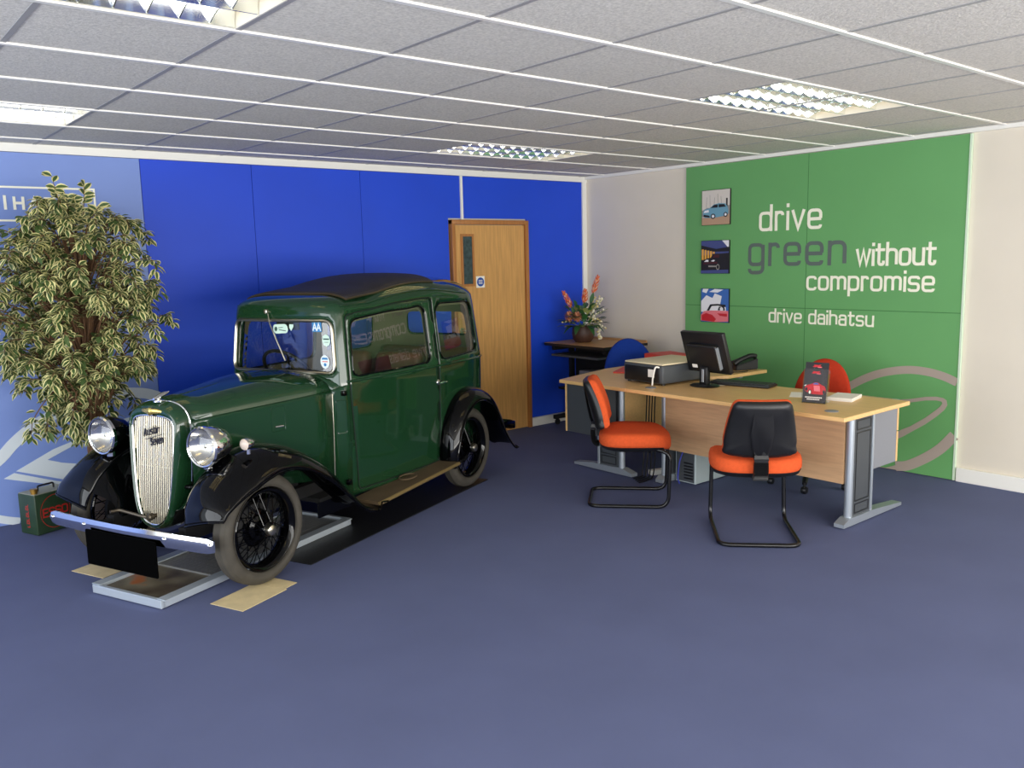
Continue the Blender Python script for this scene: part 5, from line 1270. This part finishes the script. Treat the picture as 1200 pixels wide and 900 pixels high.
bm = B(); box(bm, -.05, .05, -.04, .04, 0, .002, M=Matrix.Translation((4.86, 3.58, ZT)) @ Matrix.Rotation(.3, 4, 'Z')); tag(obj('paper_note', bm, M_paper, smooth=False), 'small white note on the long desk, behind the monitor stand', 'paper')
# computer towers under the desk
t = thing('computer_tower', 'grey computer tower on the carpet under the long desk, cables at its back', 'computer', (4.94, 3.735, 0), 0)
M_pc = mat('pc_grey', srgb(176, 188, 190), .5, .2)
bm = B(); box(bm, -.21, .22, -.04, .14, .01, .40, .004, 1); obj('tower_case', bm, M_pc, t, smooth=False)
bm = B(); box(bm, -.2125, -.2105, -.03, .13, .02, .39); rp_ = obj('rear_panel', bm, M_dgrey, t, smooth=False)
bm = B()
for k in range(6): box(bm, -.2145, -.2125, -.02, .06, .04+.022*k, .052+.022*k)
lathe(bm, [(.045, 0), (.045, .003), (0, .003)], 24, Matrix.Translation((-.2125, .07, .31)) @ Matrix.Rotation(-PI/2, 4, 'Y')); obj('port', bm, M_black, rp_, smooth=False)
bm = B(); prism(bm, [(-.02, .12), (.06, .12), (.09, .20), (.01, .20)], lambda a, b: Vector((a, -.0402, b)), (0, -.001, 0)); obj('case_badge', bm, M_mgrey, t, smooth=False)
random.seed(9)
cab = ['black cable hanging from the tower behind the desk leg', 'black cable looping down beside the left chair', 'black cable lying below the printer end of the desk', 'black cable bundle next to the power strip']
for k, lb in enumerate(cab):
    y = 4.03+.035*k; bm = B()
    p = crv([(4.68+.01*k, y-.01, .69), (4.69+.01*k, y+.01, .45), (4.675, y-.01, .20), (4.67, y+.005, .03), (4.60+.02*k, y-.005, .008), (4.50+.02*k, y-.01, .008)], 8); tube(bm, p, .005, 6); tag(obj('cable', bm, M_black), lb, 'cable')
bm = B(); p = crv([(4.722, 3.80, .24), (4.695, 3.81, .16), (4.69, 3.82, .05), (4.685, 3.80, .008)], 8); tube(bm, p, .005, 6); tag(obj('cable', bm, mat('blue_cable', srgb(50, 60, 160), .5)), 'blue cable at the back of the grey computer tower', 'cable')
t = thing('power_strip', 'white power strip with a plug on the carpet below the return desk', 'power strip', (4.86, 4.08, 0), 1.2)
bm = B(); box(bm, -.03, .03, -.13, .13, .001, .04, .008, 2); obj('strip_body', bm, M_trim, t)
bm = B(); box(bm, -.022, .022, -.03, .02, .041, .085, .008, 2); obj('plug', bm, M_trim, t)
